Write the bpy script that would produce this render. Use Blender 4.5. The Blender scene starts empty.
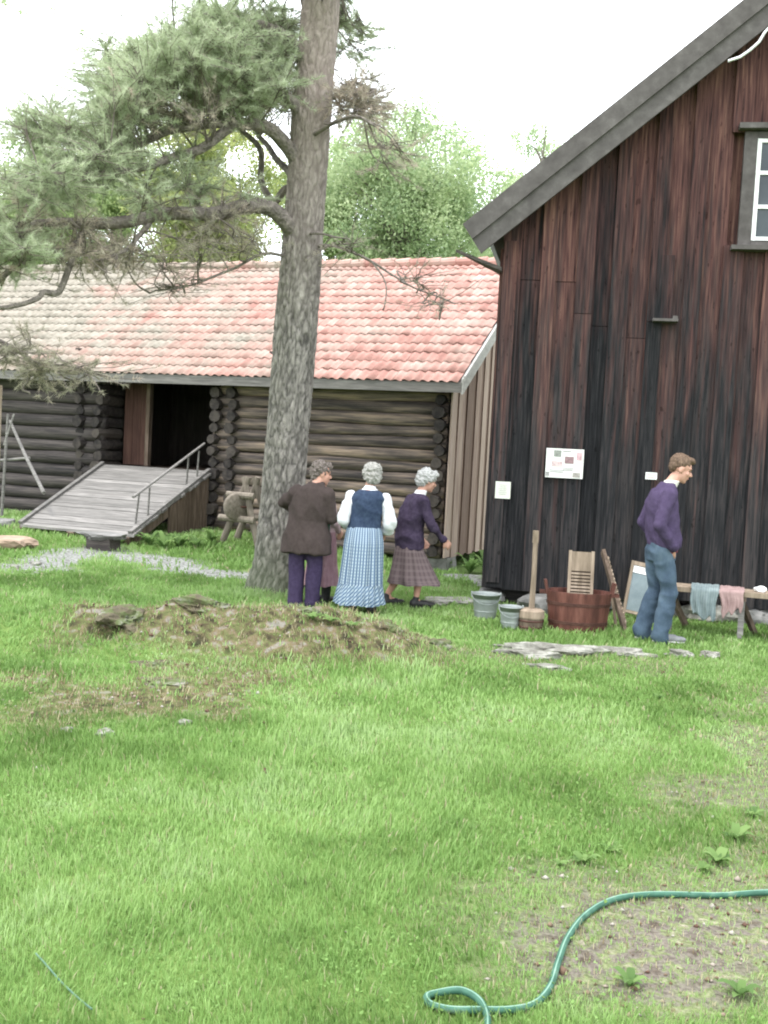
import bpy, math, random
import numpy as np
from mathutils import Vector, Matrix, noise as mn
R = math.radians
rng = np.random.default_rng(7)
random.seed(7)
scn = bpy.context.scene
COL = scn.collection

# ------------------------------------------------------------------ camera
CH, FPX = 1.65, 1050.0
PITCH, ROLL = math.atan(62 / FPX), R(3)
cam_d = bpy.data.cameras.new('camera')
cam = bpy.data.objects.new('camera', cam_d)
COL.objects.link(cam)
cam_d.sensor_fit = 'VERTICAL'
cam_d.sensor_height = 32
cam_d.lens = FPX / 1024 * 32
cam_d.clip_start, cam_d.clip_end = 0.1, 2000
cam.matrix_world = Matrix.Translation((0, 0, CH)) @ Matrix.Rotation(math.pi / 2 - PITCH, 4, 'X') @ Matrix.Rotation(ROLL, 4, 'Z')
scn.camera = cam
CM = cam.matrix_world.to_3x3()
CO = Vector((0, 0, CH))

def ray(px, py):
    return CM @ Vector(((px - 384) / FPX, -(py - 512) / FPX, -1))

def at(px, py, Y):            # point seen at a pixel, Y metres in front of the viewpoint
    d = ray(px, py)
    return CO + d * (Y / d.y)

def on_z(px, py, z=0.0):      # point of the level z seen at a pixel
    d = ray(px, py)
    return CO + d * ((z - CH) / d.z)

# ------------------------------------------------------------------ world and light
w = bpy.data.worlds.new('World')
scn.world = w
w.use_nodes = True
nt = w.node_tree
nt.nodes.clear()
SUN_EL, SUN_AZ = R(56), R(-35)
sky = nt.nodes.new('ShaderNodeTexSky')
sky.sky_type = 'NISHITA'
sky.sun_disc = False
sky.sun_elevation = SUN_EL
sky.sun_rotation = SUN_AZ
b1 = nt.nodes.new('ShaderNodeBackground')
b1.inputs[1].default_value = 0.06
b2 = nt.nodes.new('ShaderNodeBackground')     # the white overcast layer
tc = nt.nodes.new('ShaderNodeTexCoord')
nz = nt.nodes.new('ShaderNodeTexNoise')
nz.inputs['Scale'].default_value = 2.5
cr = nt.nodes.new('ShaderNodeValToRGB')
cr.color_ramp.elements[0].color = (0.90, 0.95, 1.0, 1)
cr.color_ramp.elements[1].color = (1, 1, 1, 1)
nt.links.new(tc.outputs['Generated'], nz.inputs['Vector'])
nt.links.new(nz.outputs['Fac'], cr.inputs['Fac'])
nt.links.new(cr.outputs['Color'], b2.inputs[0])
b2.inputs[1].default_value = 3.5
ad = nt.nodes.new('ShaderNodeAddShader')
wo = nt.nodes.new('ShaderNodeOutputWorld')
nt.links.new(sky.outputs[0], b1.inputs[0])
nt.links.new(b1.outputs[0], ad.inputs[0])
nt.links.new(b2.outputs[0], ad.inputs[1])
nt.links.new(ad.outputs[0], wo.inputs[0])
sd = bpy.data.lights.new('sun', 'SUN')
sd.energy = 2.7
sd.angle = R(11)
sd.color = (1, 0.96, 0.9)
so = bpy.data.objects.new('sun', sd)
COL.objects.link(so)
dirv = Vector((math.sin(SUN_AZ) * math.cos(SUN_EL), math.cos(SUN_AZ) * math.cos(SUN_EL) * -0.3, math.sin(SUN_EL)))
so.rotation_euler = dirv.to_track_quat('Z', 'Y').to_euler()
scn.view_settings.view_transform = 'Standard'
scn.view_settings.look = 'None'
scn.view_settings.exposure = 0
scn.cycles.use_denoising = True
scn.cycles.filter_width = 2.0
scn.cycles.max_bounces = 6
scn.cycles.transparent_max_bounces = 6

# ------------------------------------------------------------------ materials
MATS = {}
def srgb(r, g, b):
    f = lambda c: (c / 255 / 12.92) if c / 255 <= 0.04045 else ((c / 255 + 0.055) / 1.055) ** 2.4
    return (f(r), f(g), f(b), 1)

def pm(name, stops, scale=6.0, stretch=(1, 1, 1), detail=6, rough=0.85, bump=0.3, bscale=None, var=0.0, dist=0.01,
       metal=0.0, trans=0.0, spec=0.25, extra=None, rough_noise=0.6, hue=0.0):
    """noise -> colour ramp, multiplied by the per-vertex attribute 'var', with a bump of its own"""
    if name in MATS:
        return MATS[name]
    m = bpy.data.materials.new(name)
    m.use_nodes = True
    N, L = m.node_tree.nodes, m.node_tree.links
    bs = N['Principled BSDF']
    out = N['Material Output']
    tc = N.new('ShaderNodeTexCoord')
    mp = N.new('ShaderNodeMapping')
    mp.inputs['Scale'].default_value = stretch
    L.new(tc.outputs['Object'], mp.inputs['Vector'])
    nz = N.new('ShaderNodeTexNoise')
    nz.inputs['Scale'].default_value = scale
    nz.inputs['Detail'].default_value = detail
    nz.inputs['Roughness'].default_value = rough_noise
    L.new(mp.outputs[0], nz.inputs['Vector'])
    cr = N.new('ShaderNodeValToRGB')
    els = cr.color_ramp.elements
    while len(els) < len(stops):
        els.new(0.5)
    for e, (p, c) in zip(els, stops):
        e.position = p
        e.color = (*c[:3], 1)
    at_ = N.new('ShaderNodeAttribute')
    at_.attribute_name = 'var'
    fac = nz.outputs['Fac']
    if var:
        # shift the lookup per board / tile / blade
        ma = N.new('ShaderNodeMath'); ma.operation = 'MULTIPLY_ADD'
        L.new(at_.outputs['Fac'], ma.inputs[0])
        ma.inputs[1].default_value = var
        sb = N.new('ShaderNodeMath'); sb.operation = 'SUBTRACT'
        L.new(fac, sb.inputs[0]); sb.inputs[1].default_value = var / 2
        L.new(sb.outputs[0], ma.inputs[2])
        fac = ma.outputs[0]
    L.new(fac, cr.inputs['Fac'])
    colr = cr.outputs['Color']
    if extra:
        colr = extra(N, L, colr, tc, at_)
    L.new(colr, bs.inputs['Base Color'])
    bs.inputs['Roughness'].default_value = rough
    bs.inputs['Metallic'].default_value = metal
    bs.inputs['Specular IOR Level'].default_value = spec
    if bump:
        nb = N.new('ShaderNodeTexNoise')
        nb.inputs['Scale'].default_value = bscale or scale * 2
        nb.inputs['Detail'].default_value = 5
        L.new(mp.outputs[0], nb.inputs['Vector'])
        bp = N.new('ShaderNodeBump')
        bp.inputs['Strength'].default_value = bump
        bp.inputs['Distance'].default_value = dist
        L.new(nb.outputs['Fac'], bp.inputs['Height'])
        L.new(bp.outputs[0], bs.inputs['Normal'])
    if trans:
        tr = N.new('ShaderNodeBsdfTranslucent')
        L.new(colr, tr.inputs['Color'])
        mx = N.new('ShaderNodeMixShader')
        mx.inputs[0].default_value = trans
        L.new(bs.outputs[0], mx.inputs[1])
        L.new(tr.outputs[0], mx.inputs[2])
        L.new(mx.outputs[0], out.inputs['Surface'])
    MATS[name] = m
    return m

def ramp2(N, L, src, stops):
    c = N.new('ShaderNodeValToRGB')
    els = c.color_ramp.elements
    while len(els) < len(stops):
        els.new(0.5)
    for e, (p, v) in zip(els, stops):
        e.position = p
        e.color = (*v[:3], 1) if hasattr(v, '__len__') else (v, v, v, 1)
    L.new(src, c.inputs['Fac'])
    return c.outputs['Color']

def mixc(N, L, fac, a, b, mode='MIX'):
    m = N.new('ShaderNodeMix')
    m.data_type = 'RGBA'
    m.blend_type = mode
    for src, i in ((fac, 0), (a, 6), (b, 7)):
        if hasattr(src, 'is_linked') or hasattr(src, 'links'):
            L.new(src, m.inputs[i])
        elif i == 0:
            m.inputs[0].default_value = src
        else:
            m.inputs[i].default_value = (*src[:3], 1)
    return m.outputs[2]

def noise_fac(N, L, tc, scale, stretch=(1, 1, 1), detail=4, coord='Object'):
    mp = N.new('ShaderNodeMapping')
    mp.inputs['Scale'].default_value = stretch
    L.new(tc.outputs[coord], mp.inputs['Vector'])
    n = N.new('ShaderNodeTexNoise')
    n.inputs['Scale'].default_value = scale
    n.inputs['Detail'].default_value = detail
    L.new(mp.outputs[0], n.inputs['Vector'])
    return n.outputs['Fac']

# house boards: tarred black low down, red-brown heartwood high up, long vertical streaks
def house_extra(N, L, col, tc, at_):
    sx = N.new('ShaderNodeSeparateXYZ')
    L.new(tc.outputs['Object'], sx.inputs[0])
    st = noise_fac(N, L, tc, 3.0, (5.5, 5.5, 0.30), 7)
    ma = N.new('ShaderNodeMath'); ma.operation = 'MULTIPLY_ADD'
    L.new(sx.outputs['Z'], ma.inputs[0]); ma.inputs[1].default_value = 0.135; ma.inputs[2].default_value = -0.47
    m2 = N.new('ShaderNodeMath'); m2.operation = 'ADD'
    L.new(ma.outputs[0], m2.inputs[0]); L.new(st, m2.inputs[1])
    m3 = N.new('ShaderNodeMath'); m3.operation = 'MULTIPLY_ADD'
    L.new(at_.outputs['Fac'], m3.inputs[0]); m3.inputs[1].default_value = 0.30; 
    L.new(m2.outputs[0], m3.inputs[2])
    f = ramp2(N, L, m3.outputs[0], [(0.44, 0.0), (0.86, 1.0)])
    gr = noise_fac(N, L, tc, 8, (5, 5, 0.25), 9)
    g2 = N.new('ShaderNodeMath'); g2.operation = 'MULTIPLY_ADD'; L.new(at_.outputs['Fac'], g2.inputs[0]); g2.inputs[1].default_value = .14; L.new(gr, g2.inputs[2])
    red = ramp2(N, L, g2.outputs[0], [(0.36, (0.016, 0.012, 0.013)), (0.47, (0.058, 0.03, 0.029)), (0.62, (0.10, 0.051, 0.046)), (0.74, (0.15, 0.08, 0.066)), (0.86, (0.24, 0.14, 0.108))])
    c = mixc(N, L, f, col, red)
    kn = noise_fac(N, L, tc, 12, (2.2, 2.2, 0.8), 2)
    k = ramp2(N, L, kn, [(0.0, 1.0), (0.66, 1.0), (0.72, 0.55)])
    return mixc(N, L, 1.0, c, k, 'MULTIPLY')
M_house = pm('tarred_boards', [(0.3, (0.012, 0.0125, 0.014)), (0.5, (0.024, 0.024, 0.026)), (0.72, (0.055, 0.048, 0.048))], scale=7, stretch=(7, 7, 0.35), var=0.25,
             bump=0.8, rough=0.95, spec=0.08, extra=house_extra, dist=0.008)
M_barge = pm('weathered_roof_boards', [(0.3, (0.075, 0.068, 0.066)), (0.55, (0.105, 0.096, 0.093)), (0.75, (0.145, 0.134, 0.13))], scale=9, stretch=(1, 1, 1), var=0.15, bump=0.2, spec=.1)
M_slab = pm('mossy_roof_covering', [(0.3, (0.09, 0.10, 0.10)), (0.6, (0.18, 0.2, 0.2))], scale=4, bump=0.6)
M_gable = pm('grey_brown_boards', [(0.3, (0.13, 0.085, 0.066)), (0.5, (0.23, 0.16, 0.13)), (0.7, (0.36, 0.28, 0.235))], scale=5, stretch=(8, 8, 0.3), var=0.45, bump=0.6, dist=0.006)
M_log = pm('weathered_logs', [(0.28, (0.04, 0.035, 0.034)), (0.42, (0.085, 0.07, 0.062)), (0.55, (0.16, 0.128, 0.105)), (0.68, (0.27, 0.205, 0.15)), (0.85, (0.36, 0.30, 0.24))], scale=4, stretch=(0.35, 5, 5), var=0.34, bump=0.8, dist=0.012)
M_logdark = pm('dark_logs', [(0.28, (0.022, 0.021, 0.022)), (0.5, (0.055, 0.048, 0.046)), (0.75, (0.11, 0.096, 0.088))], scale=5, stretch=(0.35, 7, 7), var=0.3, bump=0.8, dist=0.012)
M_logend = pm('log_ends', [(0.3, (0.024, 0.021, 0.021)), (0.7, (0.075, 0.064, 0.056))], scale=12, var=0.4, bump=0.8)
M_dark = pm('dark_interior_boards', [(0.3, (0.05, 0.042, 0.038)), (0.7, (0.10, 0.086, 0.078))], scale=5, stretch=(5, 5, .5))
M_reddoor = pm('red_brown_door', [(0.3, (0.05, 0.025, 0.02)), (0.7, (0.115, 0.062, 0.048))], scale=5, stretch=(7, 7, .4), var=.3)
M_fascia = pm('pale_grey_fascia', [(0.3, (0.30, 0.295, 0.28)), (0.7, (0.44, 0.43, 0.41))], scale=4, stretch=(1, 1, 4), bump=.3)
M_greywood = pm('silver_grey_planks', [(0.3, (0.12, 0.115, 0.108)), (0.55, (0.20, 0.19, 0.18)), (0.75, (0.30, 0.285, 0.27))], scale=4, stretch=(0.6, 7, 7), var=.3, bump=.6)
M_palewood = pm('pale_old_wood', [(0.3, (0.16, 0.125, 0.09)), (0.55, (0.28, 0.22, 0.165)), (0.75, (0.38, 0.31, 0.24))], scale=5, stretch=(4, 4, .6), var=.3, bump=.4)
M_brownwood = pm('brown_old_wood', [(0.3, (0.06, 0.042, 0.032)), (0.55, (0.12, 0.088, 0.066)), (0.75, (0.20, 0.15, 0.12))], scale=5, stretch=(4, 4, .6), var=.3, bump=.5)
M_redtub = pm('red_stained_wood', [(0.3, (0.065, 0.026, 0.02)), (0.55, (0.115, 0.045, 0.034)), (0.75, (0.165, 0.072, 0.055))], scale=6, stretch=(5, 5, .6), var=.35, bump=.4, rough=.6)
M_hoop = pm('rusty_iron_hoop', [(0.3, (0.05, 0.022, 0.018)), (0.7, (0.10, 0.05, 0.038))], scale=20, rough=.6, metal=.3)
M_zinc = pm('dull_zinc', [(0.3, (0.21, 0.235, 0.23)), (0.7, (0.36, 0.39, 0.38))], scale=5, rough=.5, metal=.35, bump=.15)
M_stone = pm('grey_stone', [(0.3, (0.09, 0.088, 0.085)), (0.5, (0.17, 0.168, 0.16)), (0.7, (0.27, 0.26, 0.25))], scale=5, bump=.8, dist=.03, detail=9)
M_pale = pm('pale_lichened_rock', [(0.3, (0.10, 0.095, 0.08)), (0.5, (0.20, 0.195, 0.17)), (0.68, (0.34, 0.335, 0.30))], scale=8, bump=.9, dist=.03, detail=9)
M_moss = pm('mossy_brown_rock', [(0.3, (0.045, 0.04, 0.028)), (0.45, (0.10, 0.085, 0.055)), (0.56, (0.085, 0.11, 0.04)), (0.68, (0.2, 0.19, 0.165))], scale=9, bump=.9, dist=.03, detail=9)
M_sand = pm('orange_brown_stone', [(0.3, (0.2, 0.14, 0.1)), (0.7, (0.38, 0.29, 0.22))], scale=6, bump=.6, dist=.02)
M_white = pm('white_paint', [(0.3, (0.68, 0.69, 0.69)), (0.7, (0.8, 0.8, 0.8))], scale=12, rough=.6, bump=.1)
M_glass = pm('dark_window_glass', [(0.3, (0.02, 0.028, 0.035)), (0.7, (0.05, 0.062, 0.07))], scale=2, rough=.2, bump=0.05, spec=.35)
M_cable = pm('white_cable', [(0.3, (0.7, 0.7, 0.72)), (0.7, (0.78, 0.78, 0.8))], scale=5, bump=0)
M_hose = pm('green_rubber_hose', [(0.3, (0.022, 0.07, 0.045)), (0.55, (0.045, 0.125, 0.085)), (0.72, (0.12, 0.17, 0.12))], scale=14, rough=.6, bump=.3, spec=.25)
M_stripe = pm('pale_hose_stripe', [(0.3, (0.12, 0.24, 0.18)), (0.7, (0.22, 0.33, 0.26))], scale=14, rough=.5, bump=0)

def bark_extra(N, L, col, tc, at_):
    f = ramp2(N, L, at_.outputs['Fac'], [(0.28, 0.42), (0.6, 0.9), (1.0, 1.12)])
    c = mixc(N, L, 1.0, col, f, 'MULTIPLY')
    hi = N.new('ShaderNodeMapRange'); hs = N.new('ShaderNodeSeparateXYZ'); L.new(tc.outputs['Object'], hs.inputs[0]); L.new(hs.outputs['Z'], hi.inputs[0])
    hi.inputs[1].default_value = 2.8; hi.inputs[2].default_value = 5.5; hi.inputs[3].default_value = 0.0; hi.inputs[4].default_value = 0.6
    c = mixc(N, L, hi.outputs[0], c, (0.36, 0.29, 0.255))  # haze over the upper trunk, mixed into its pinkish-brown bark colour
    sx = N.new('ShaderNodeSeparateXYZ')
    L.new(tc.outputs['Object'], sx.inputs[0])
    lo = N.new('ShaderNodeMapRange')
    lo.inputs[1].default_value = 0.7; lo.inputs[2].default_value = 0.0
    lo.inputs[3].default_value = 0.0; lo.inputs[4].default_value = 0.65
    L.new(sx.outputs['Z'], lo.inputs[0])
    return mixc(N, L, lo.outputs[0], c, (0.075, 0.10, 0.045))
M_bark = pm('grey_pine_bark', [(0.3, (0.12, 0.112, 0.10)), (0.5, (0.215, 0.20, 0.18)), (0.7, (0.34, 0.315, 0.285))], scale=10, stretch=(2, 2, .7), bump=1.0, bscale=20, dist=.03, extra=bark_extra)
M_limb = pm('pine_limb_bark', [(0.3, (0.11, 0.095, 0.085)), (0.5, (0.2, 0.175, 0.155)), (0.7, (0.31, 0.27, 0.24))], scale=16, bump=1.0, dist=.04)
M_twig = pm('twig_bark', [(0.3, (0.12, 0.10, 0.09)), (0.7, (0.23, 0.2, 0.175))], scale=20, bump=0)
M_needle = pm('pine_needles', [(0.2, (0.28, 0.33, 0.205)), (0.5, (0.44, 0.51, 0.33)), (0.8, (0.60, 0.65, 0.47))], scale=1.1, var=.6, trans=.45, bump=0)  # lightened needle colour stands in for the hazy veil over the crown
M_needle2 = pm('dry_pine_needles', [(0.2, (0.32, 0.31, 0.23)), (0.5, (0.45, 0.42, 0.33)), (0.8, (0.54, 0.45, 0.38))], scale=1.1, var=.6, trans=.45, bump=0)
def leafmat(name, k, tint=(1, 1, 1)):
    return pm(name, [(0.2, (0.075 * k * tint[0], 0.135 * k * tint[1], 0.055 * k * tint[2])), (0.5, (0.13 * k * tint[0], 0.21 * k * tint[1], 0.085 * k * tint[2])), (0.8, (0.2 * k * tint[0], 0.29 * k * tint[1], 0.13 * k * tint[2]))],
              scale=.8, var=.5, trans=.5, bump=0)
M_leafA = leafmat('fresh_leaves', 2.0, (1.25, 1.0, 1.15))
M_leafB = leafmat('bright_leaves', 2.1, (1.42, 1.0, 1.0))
M_leafC = leafmat('hazy_leaves', 2.3, (1.3, 1.0, 1.4))  # distance haze put into the leaf colour as a paler, bluer tint
M_weed = leafmat('weed_leaves', 1.3, (1.0, 1, .8))

# ------------------------------------------------------------------ mesh builder
class MB:
    def __init__(self):
        self.v, self.f, self.a, self.uv = [], [], [], []
        self.n = 0
    def add(self, vs, fs, var=None):
        var = random.random() if var is None else var
        vs = np.asarray(vs, float)
        k = self.n
        self.v.append(vs)
        self.a.append(np.full(len(vs), var) if np.isscalar(var) else np.asarray(var))
        self.f += [tuple(i + k for i in f) for f in fs]
        self.n += len(vs)
    def box(self, c, s, rot=None, var=None, jit=0.0):
        vs = np.array([(x, y, z) for x in (-.5, .5) for y in (-.5, .5) for z in (-.5, .5)]) * np.array(s)
        if jit:
            vs += rng.uniform(-jit, jit, vs.shape)
        if rot is not None:
            vs = vs @ np.array(rot.to_3x3()).T
        self.add(vs + np.array(c), [(0, 1, 3, 2), (4, 6, 7, 5), (0, 4, 5, 1), (2, 3, 7, 6), (0, 2, 6, 4), (1, 5, 7, 3)], var)
    def hexa(self, p8, var=None):   # p8: bottom 4 (ccw) then top 4
        self.add(p8, [(3, 2, 1, 0), (4, 5, 6, 7), (0, 1, 5, 4), (1, 2, 6, 5), (2, 3, 7, 6), (3, 0, 4, 7)], var)
    def bar(self, a, b, w_, t_, up=(0, 0, 1), var=None):
        a, b = Vector(a), Vector(b)
        d = (b - a).normalized()
        u = Vector(up)
        if abs(d.dot(u)) > .95: u = Vector((0, 1, 0))
        s = d.cross(u).normalized(); u = s.cross(d).normalized()
        p = []
        for q in (a, b):
            for i, j in ((-1, -1), (1, -1), (1, 1), (-1, 1)):
                p.append(q + s * (w_ / 2 * i) + u * (t_ / 2 * j))
        self.hexa([p[0], p[1], p[2], p[3], p[4], p[5], p[6], p[7]], var)
    def tube(self, pts, rad, seg=8, var=None, cap=True, wob=0.0, ell=1.0):
        pts = [Vector(p) for p in pts]
        n = len(pts)
        rad = [rad] * n if np.isscalar(rad) else rad
        vs = []
        pu = None
        for i, p in enumerate(pts):
            d = (pts[min(i + 1, n - 1)] - pts[max(i - 1, 0)]).normalized()
            if pu is None:
                pu = Vector((0, 0, 1)) if abs(d.z) < .9 else Vector((0, 1, 0))
            s = d.cross(pu)
            if s.length < 1e-4: s = d.cross(Vector((1, 0, 0)))
            s.normalize()
            u = s.cross(d).normalized()
            pu = u
            for k in range(seg):
                t = 2 * math.pi * k / seg
                r_ = rad[i] * (1 + (random.uniform(-wob, wob) if wob else 0))
                vs.append(p + s * (r_ * math.cos(t)) + u * (r_ * ell * math.sin(t)))
        fs = []
        for i in range(n - 1):
            for k in range(seg):
                k2 = (k + 1) % seg
                fs.append((i * seg + k, i * seg + k2, (i + 1) * seg + k2, (i + 1) * seg + k))
        if cap:
            fs.append(tuple(range(seg))[::-1])
            fs.append(tuple((n - 1) * seg + k for k in range(seg)))
        self.add([tuple(v) for v in vs], fs, var)
    def lathe(self, prof, c=(0, 0, 0), seg=28, sx=1., sy=1., var=None, vfun=None):
        vs, fs, va = [], [], []
        for (r_, z) in prof:
            for k in range(seg):
                t = 2 * math.pi * k / seg
                vs.append((c[0] + r_ * sx * math.cos(t), c[1] + r_ * sy * math.sin(t), c[2] + z))
                va.append(vfun(k) if vfun else (.5 if var is None else var))
        for i in range(len(prof) - 1):
            for k in range(seg):
                k2 = (k + 1) % seg
                fs.append((i * seg + k, i * seg + k2, (i + 1) * seg + k2, (i + 1) * seg + k))
        self.add(vs, fs, va)
    def build(self, name, mat, parent=None, smooth=False, loc=None):
        vs = np.concatenate(self.v) if self.v else np.zeros((0, 3))
        me = bpy.data.meshes.new(name)
        me.from_pydata(vs.tolist(), [], self.f)
        at_ = me.attributes.new('var', 'FLOAT', 'POINT')
        at_.data.foreach_set('value', np.concatenate(self.a).astype(np.float32))
        if smooth:
            me.polygons.foreach_set('use_smooth', [True] * len(me.polygons))
        me.materials.append(mat)
        me.update()
        o = bpy.data.objects.new(name, me)
        COL.objects.link(o)
        if parent is not None: o.parent = parent
        if loc is not None: o.location = loc
        return o

def empty(name, loc, rz=0.0):
    o = bpy.data.objects.new(name, None)
    o.empty_display_size = .2
    COL.objects.link(o)
    o.location = loc
    o.rotation_euler = (0, 0, rz)
    return o

def tag(o, label=None, cat=None, group=None, kind=None):
    if label: o['label'] = label
    if cat: o['category'] = cat
    if group: o['group'] = group
    if kind: o['kind'] = kind
    return o

def fast_mesh(name, V, F, mat, var=None, parent=None, k=3, smooth=False):
    """V (n,3), F (m,k) numpy arrays"""
    me = bpy.data.meshes.new(name)
    me.vertices.add(len(V))
    me.vertices.foreach_set('co', V.astype(np.float32).ravel())
    me.loops.add(F.size)
    me.loops.foreach_set('vertex_index', F.astype(np.int32).ravel())
    me.polygons.add(len(F))
    me.polygons.foreach_set('loop_start', np.arange(0, F.size, k, dtype=np.int32))
    me.update(calc_edges=True)
    if var is not None:
        a = me.attributes.new('var', 'FLOAT', 'POINT')
        a.data.foreach_set('value', var.astype(np.float32))
    if smooth:
        me.polygons.foreach_set('use_smooth', [True] * len(me.polygons))
    me.materials.append(mat)
    o = bpy.data.objects.new(name, me)
    COL.objects.link(o)
    if parent is not None: o.parent = parent
    return o

# ------------------------------------------------------------------ numpy value noise
_T = np.random.default_rng(3).random((256, 256))
def vn(x, y, s=1.0, o=0):
    x = np.asarray(x) * s + 37.3 + o * 11.7; y = np.asarray(y) * s + 91.1 + o * 5.3
    xi, yi = np.floor(x).astype(int), np.floor(y).astype(int)
    fx, fy = x - xi, y - yi
    fx, fy = fx * fx * (3 - 2 * fx), fy * fy * (3 - 2 * fy)
    g = lambda a, b: _T[a & 255, b & 255]
    return (g(xi, yi) * (1 - fx) + g(xi + 1, yi) * fx) * (1 - fy) + (g(xi, yi + 1) * (1 - fx) + g(xi + 1, yi + 1) * fx) * fy
def fbm(x, y, s=1.0, o=0, n=4):
    t, a, tot = 0, .5, 0
    for i in range(n):
        t = t + a * vn(x, y, s * 2 ** i, o + i); tot += a; a *= .5
    return t / tot
def sm(a, b, x):
    t = np.clip((x - a) / (b - a), 0, 1)
    return t * t * (3 - 2 * t)

# ------------------------------------------------------------------ ground shape and what covers it
def seg_dist(x, y, pts):
    d = np.full(np.shape(x), 1e9)
    for (ax, ay), (bx, by) in zip(pts[:-1], pts[1:]):
        vx, vy = bx - ax, by - ay
        t = np.clip(((x - ax) * vx + (y - ay) * vy) / (vx * vx + vy * vy), 0, 1)
        d = np.minimum(d, np.hypot(x - ax - t * vx, y - ay - t * vy))
    return d
CX = [-6, -4.2, -2.9, -2.6, -2.15, -1.4, -.63, -.03, .35, .73, 1.65, 3]
CZ = [.02, .12, .23, .29, .33, .42, .42, .32, .20, .09, .015, 0]
def mound(x, y):
    x = np.asarray(x, float); y = np.asarray(y, float)
    crest = np.interp(x, CX, CZ)
    back = 1 - sm(8.05, 9.3, y)
    front = .22 * sm(5.2, 7.0, y) + .78 * sm(7.1, 7.9, y)
    return crest * np.minimum(back, front)
def hgt(x, y):
    x = np.asarray(x, float); y = np.asarray(y, float)
    m = mound(x, y)
    rocky = sm(.1, .3, m)
    z = m + rocky * (fbm(x, y, 2.6, 5) - .5) * .16 - rocky * np.abs(fbm(x, y, 5.5, 8) - .5) * .22 + rocky * (fbm(x, y, 16, 3) - .5) * .06
    z = z + (fbm(x, y, .9, 1) - .5) * .05 * sm(2.5, 4, y) + (fbm(x, y, 4, 2) - .5) * .018
    z = z + .15 * sm(14.8, 17.0, y) * (1 - sm(-2.4, -.6, x)) * (1 - sm(26, 40, y))
    z = z - .2 * sm(14.3, 15.6, y) * sm(-.3, .6, x) * (1 - sm(24, 40, y))
    far = sm(45, 160, np.hypot(x, y))
    return z + far * (fbm(x, y, .02, 9) * 6)
P2 = lambda *l: [tuple(on_z(a, b)[:2]) for a, b in l]
PATH = P2((28, 566), (60, 557), (100, 552), (150, 560), (200, 570), (245, 577))
PATH2 = P2((436, 566), (465, 577), (500, 586))
DIRT1 = P2((640, 960), (700, 930), (790, 950), (900, 960))
DIRT2 = P2((690, 800), (790, 770), (900, 790))
DIRT3 = P2((752, 700), (830, 690))
DIRT5 = P2((775, 720), (775, 780), (760, 850), (740, 900))
DIRT4 = P2((600, 905), (680, 870), (790, 880))
def gravel(x, y):
    n = (fbm(x, y, 2.2, 21) - .5)
    g = 1 - sm(.25, .75, seg_dist(x, y, PATH) + n * .8)
    g = np.maximum(g, 1 - sm(.1, .45, seg_dist(x, y, PATH2) + n * .5))
    return g
def dirt(x, y):
    n = (fbm(x, y, 2.6, 31, 5) - .5)
    d = 1 - sm(.05, .75, seg_dist(x, y, DIRT1) + n * .9)
    d = np.maximum(d, .75 * (1 - sm(.05, .5, seg_dist(x, y, DIRT2) + n * 1.3)))
    d = np.maximum(d, .8 * (1 - sm(.05, .5, seg_dist(x, y, DIRT3) + n * 1.2)))
    d = np.maximum(d, .6 * (1 - sm(.05, .4, seg_dist(x, y, DIRT4) + n * 1.2)))
    d = np.maximum(d, .7 * (1 - sm(.05, .38, seg_dist(x, y, DIRT5) + n * 1.2)))
    # trodden strip in front of the pale outcrop and the tub
    d = np.maximum(d, .55 * (1 - sm(.1, .6, seg_dist(x, y, [(.6, 8.35), (2.0, 8.5)]) + n)))
    return np.clip(d, 0, 1)
def bare(x, y):      # mossy stony part of the mound
    n = (fbm(x, y, 2.2, 41, 5) - .5)
    m = sm(.08, .27, mound(x, y) + n * .22) * sm(-2.7, -2.2, x + n) * sm(6.5, 7.0, y + n)
    m2 = .95 * (1 - sm(.1, .75, seg_dist(x, y, [(-1.85, 6.3), (-1.1, 6.45), (-.9, 6.9)]) + n * 1.4))
    return np.clip(np.maximum(m, m2), 0, 1)

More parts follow.
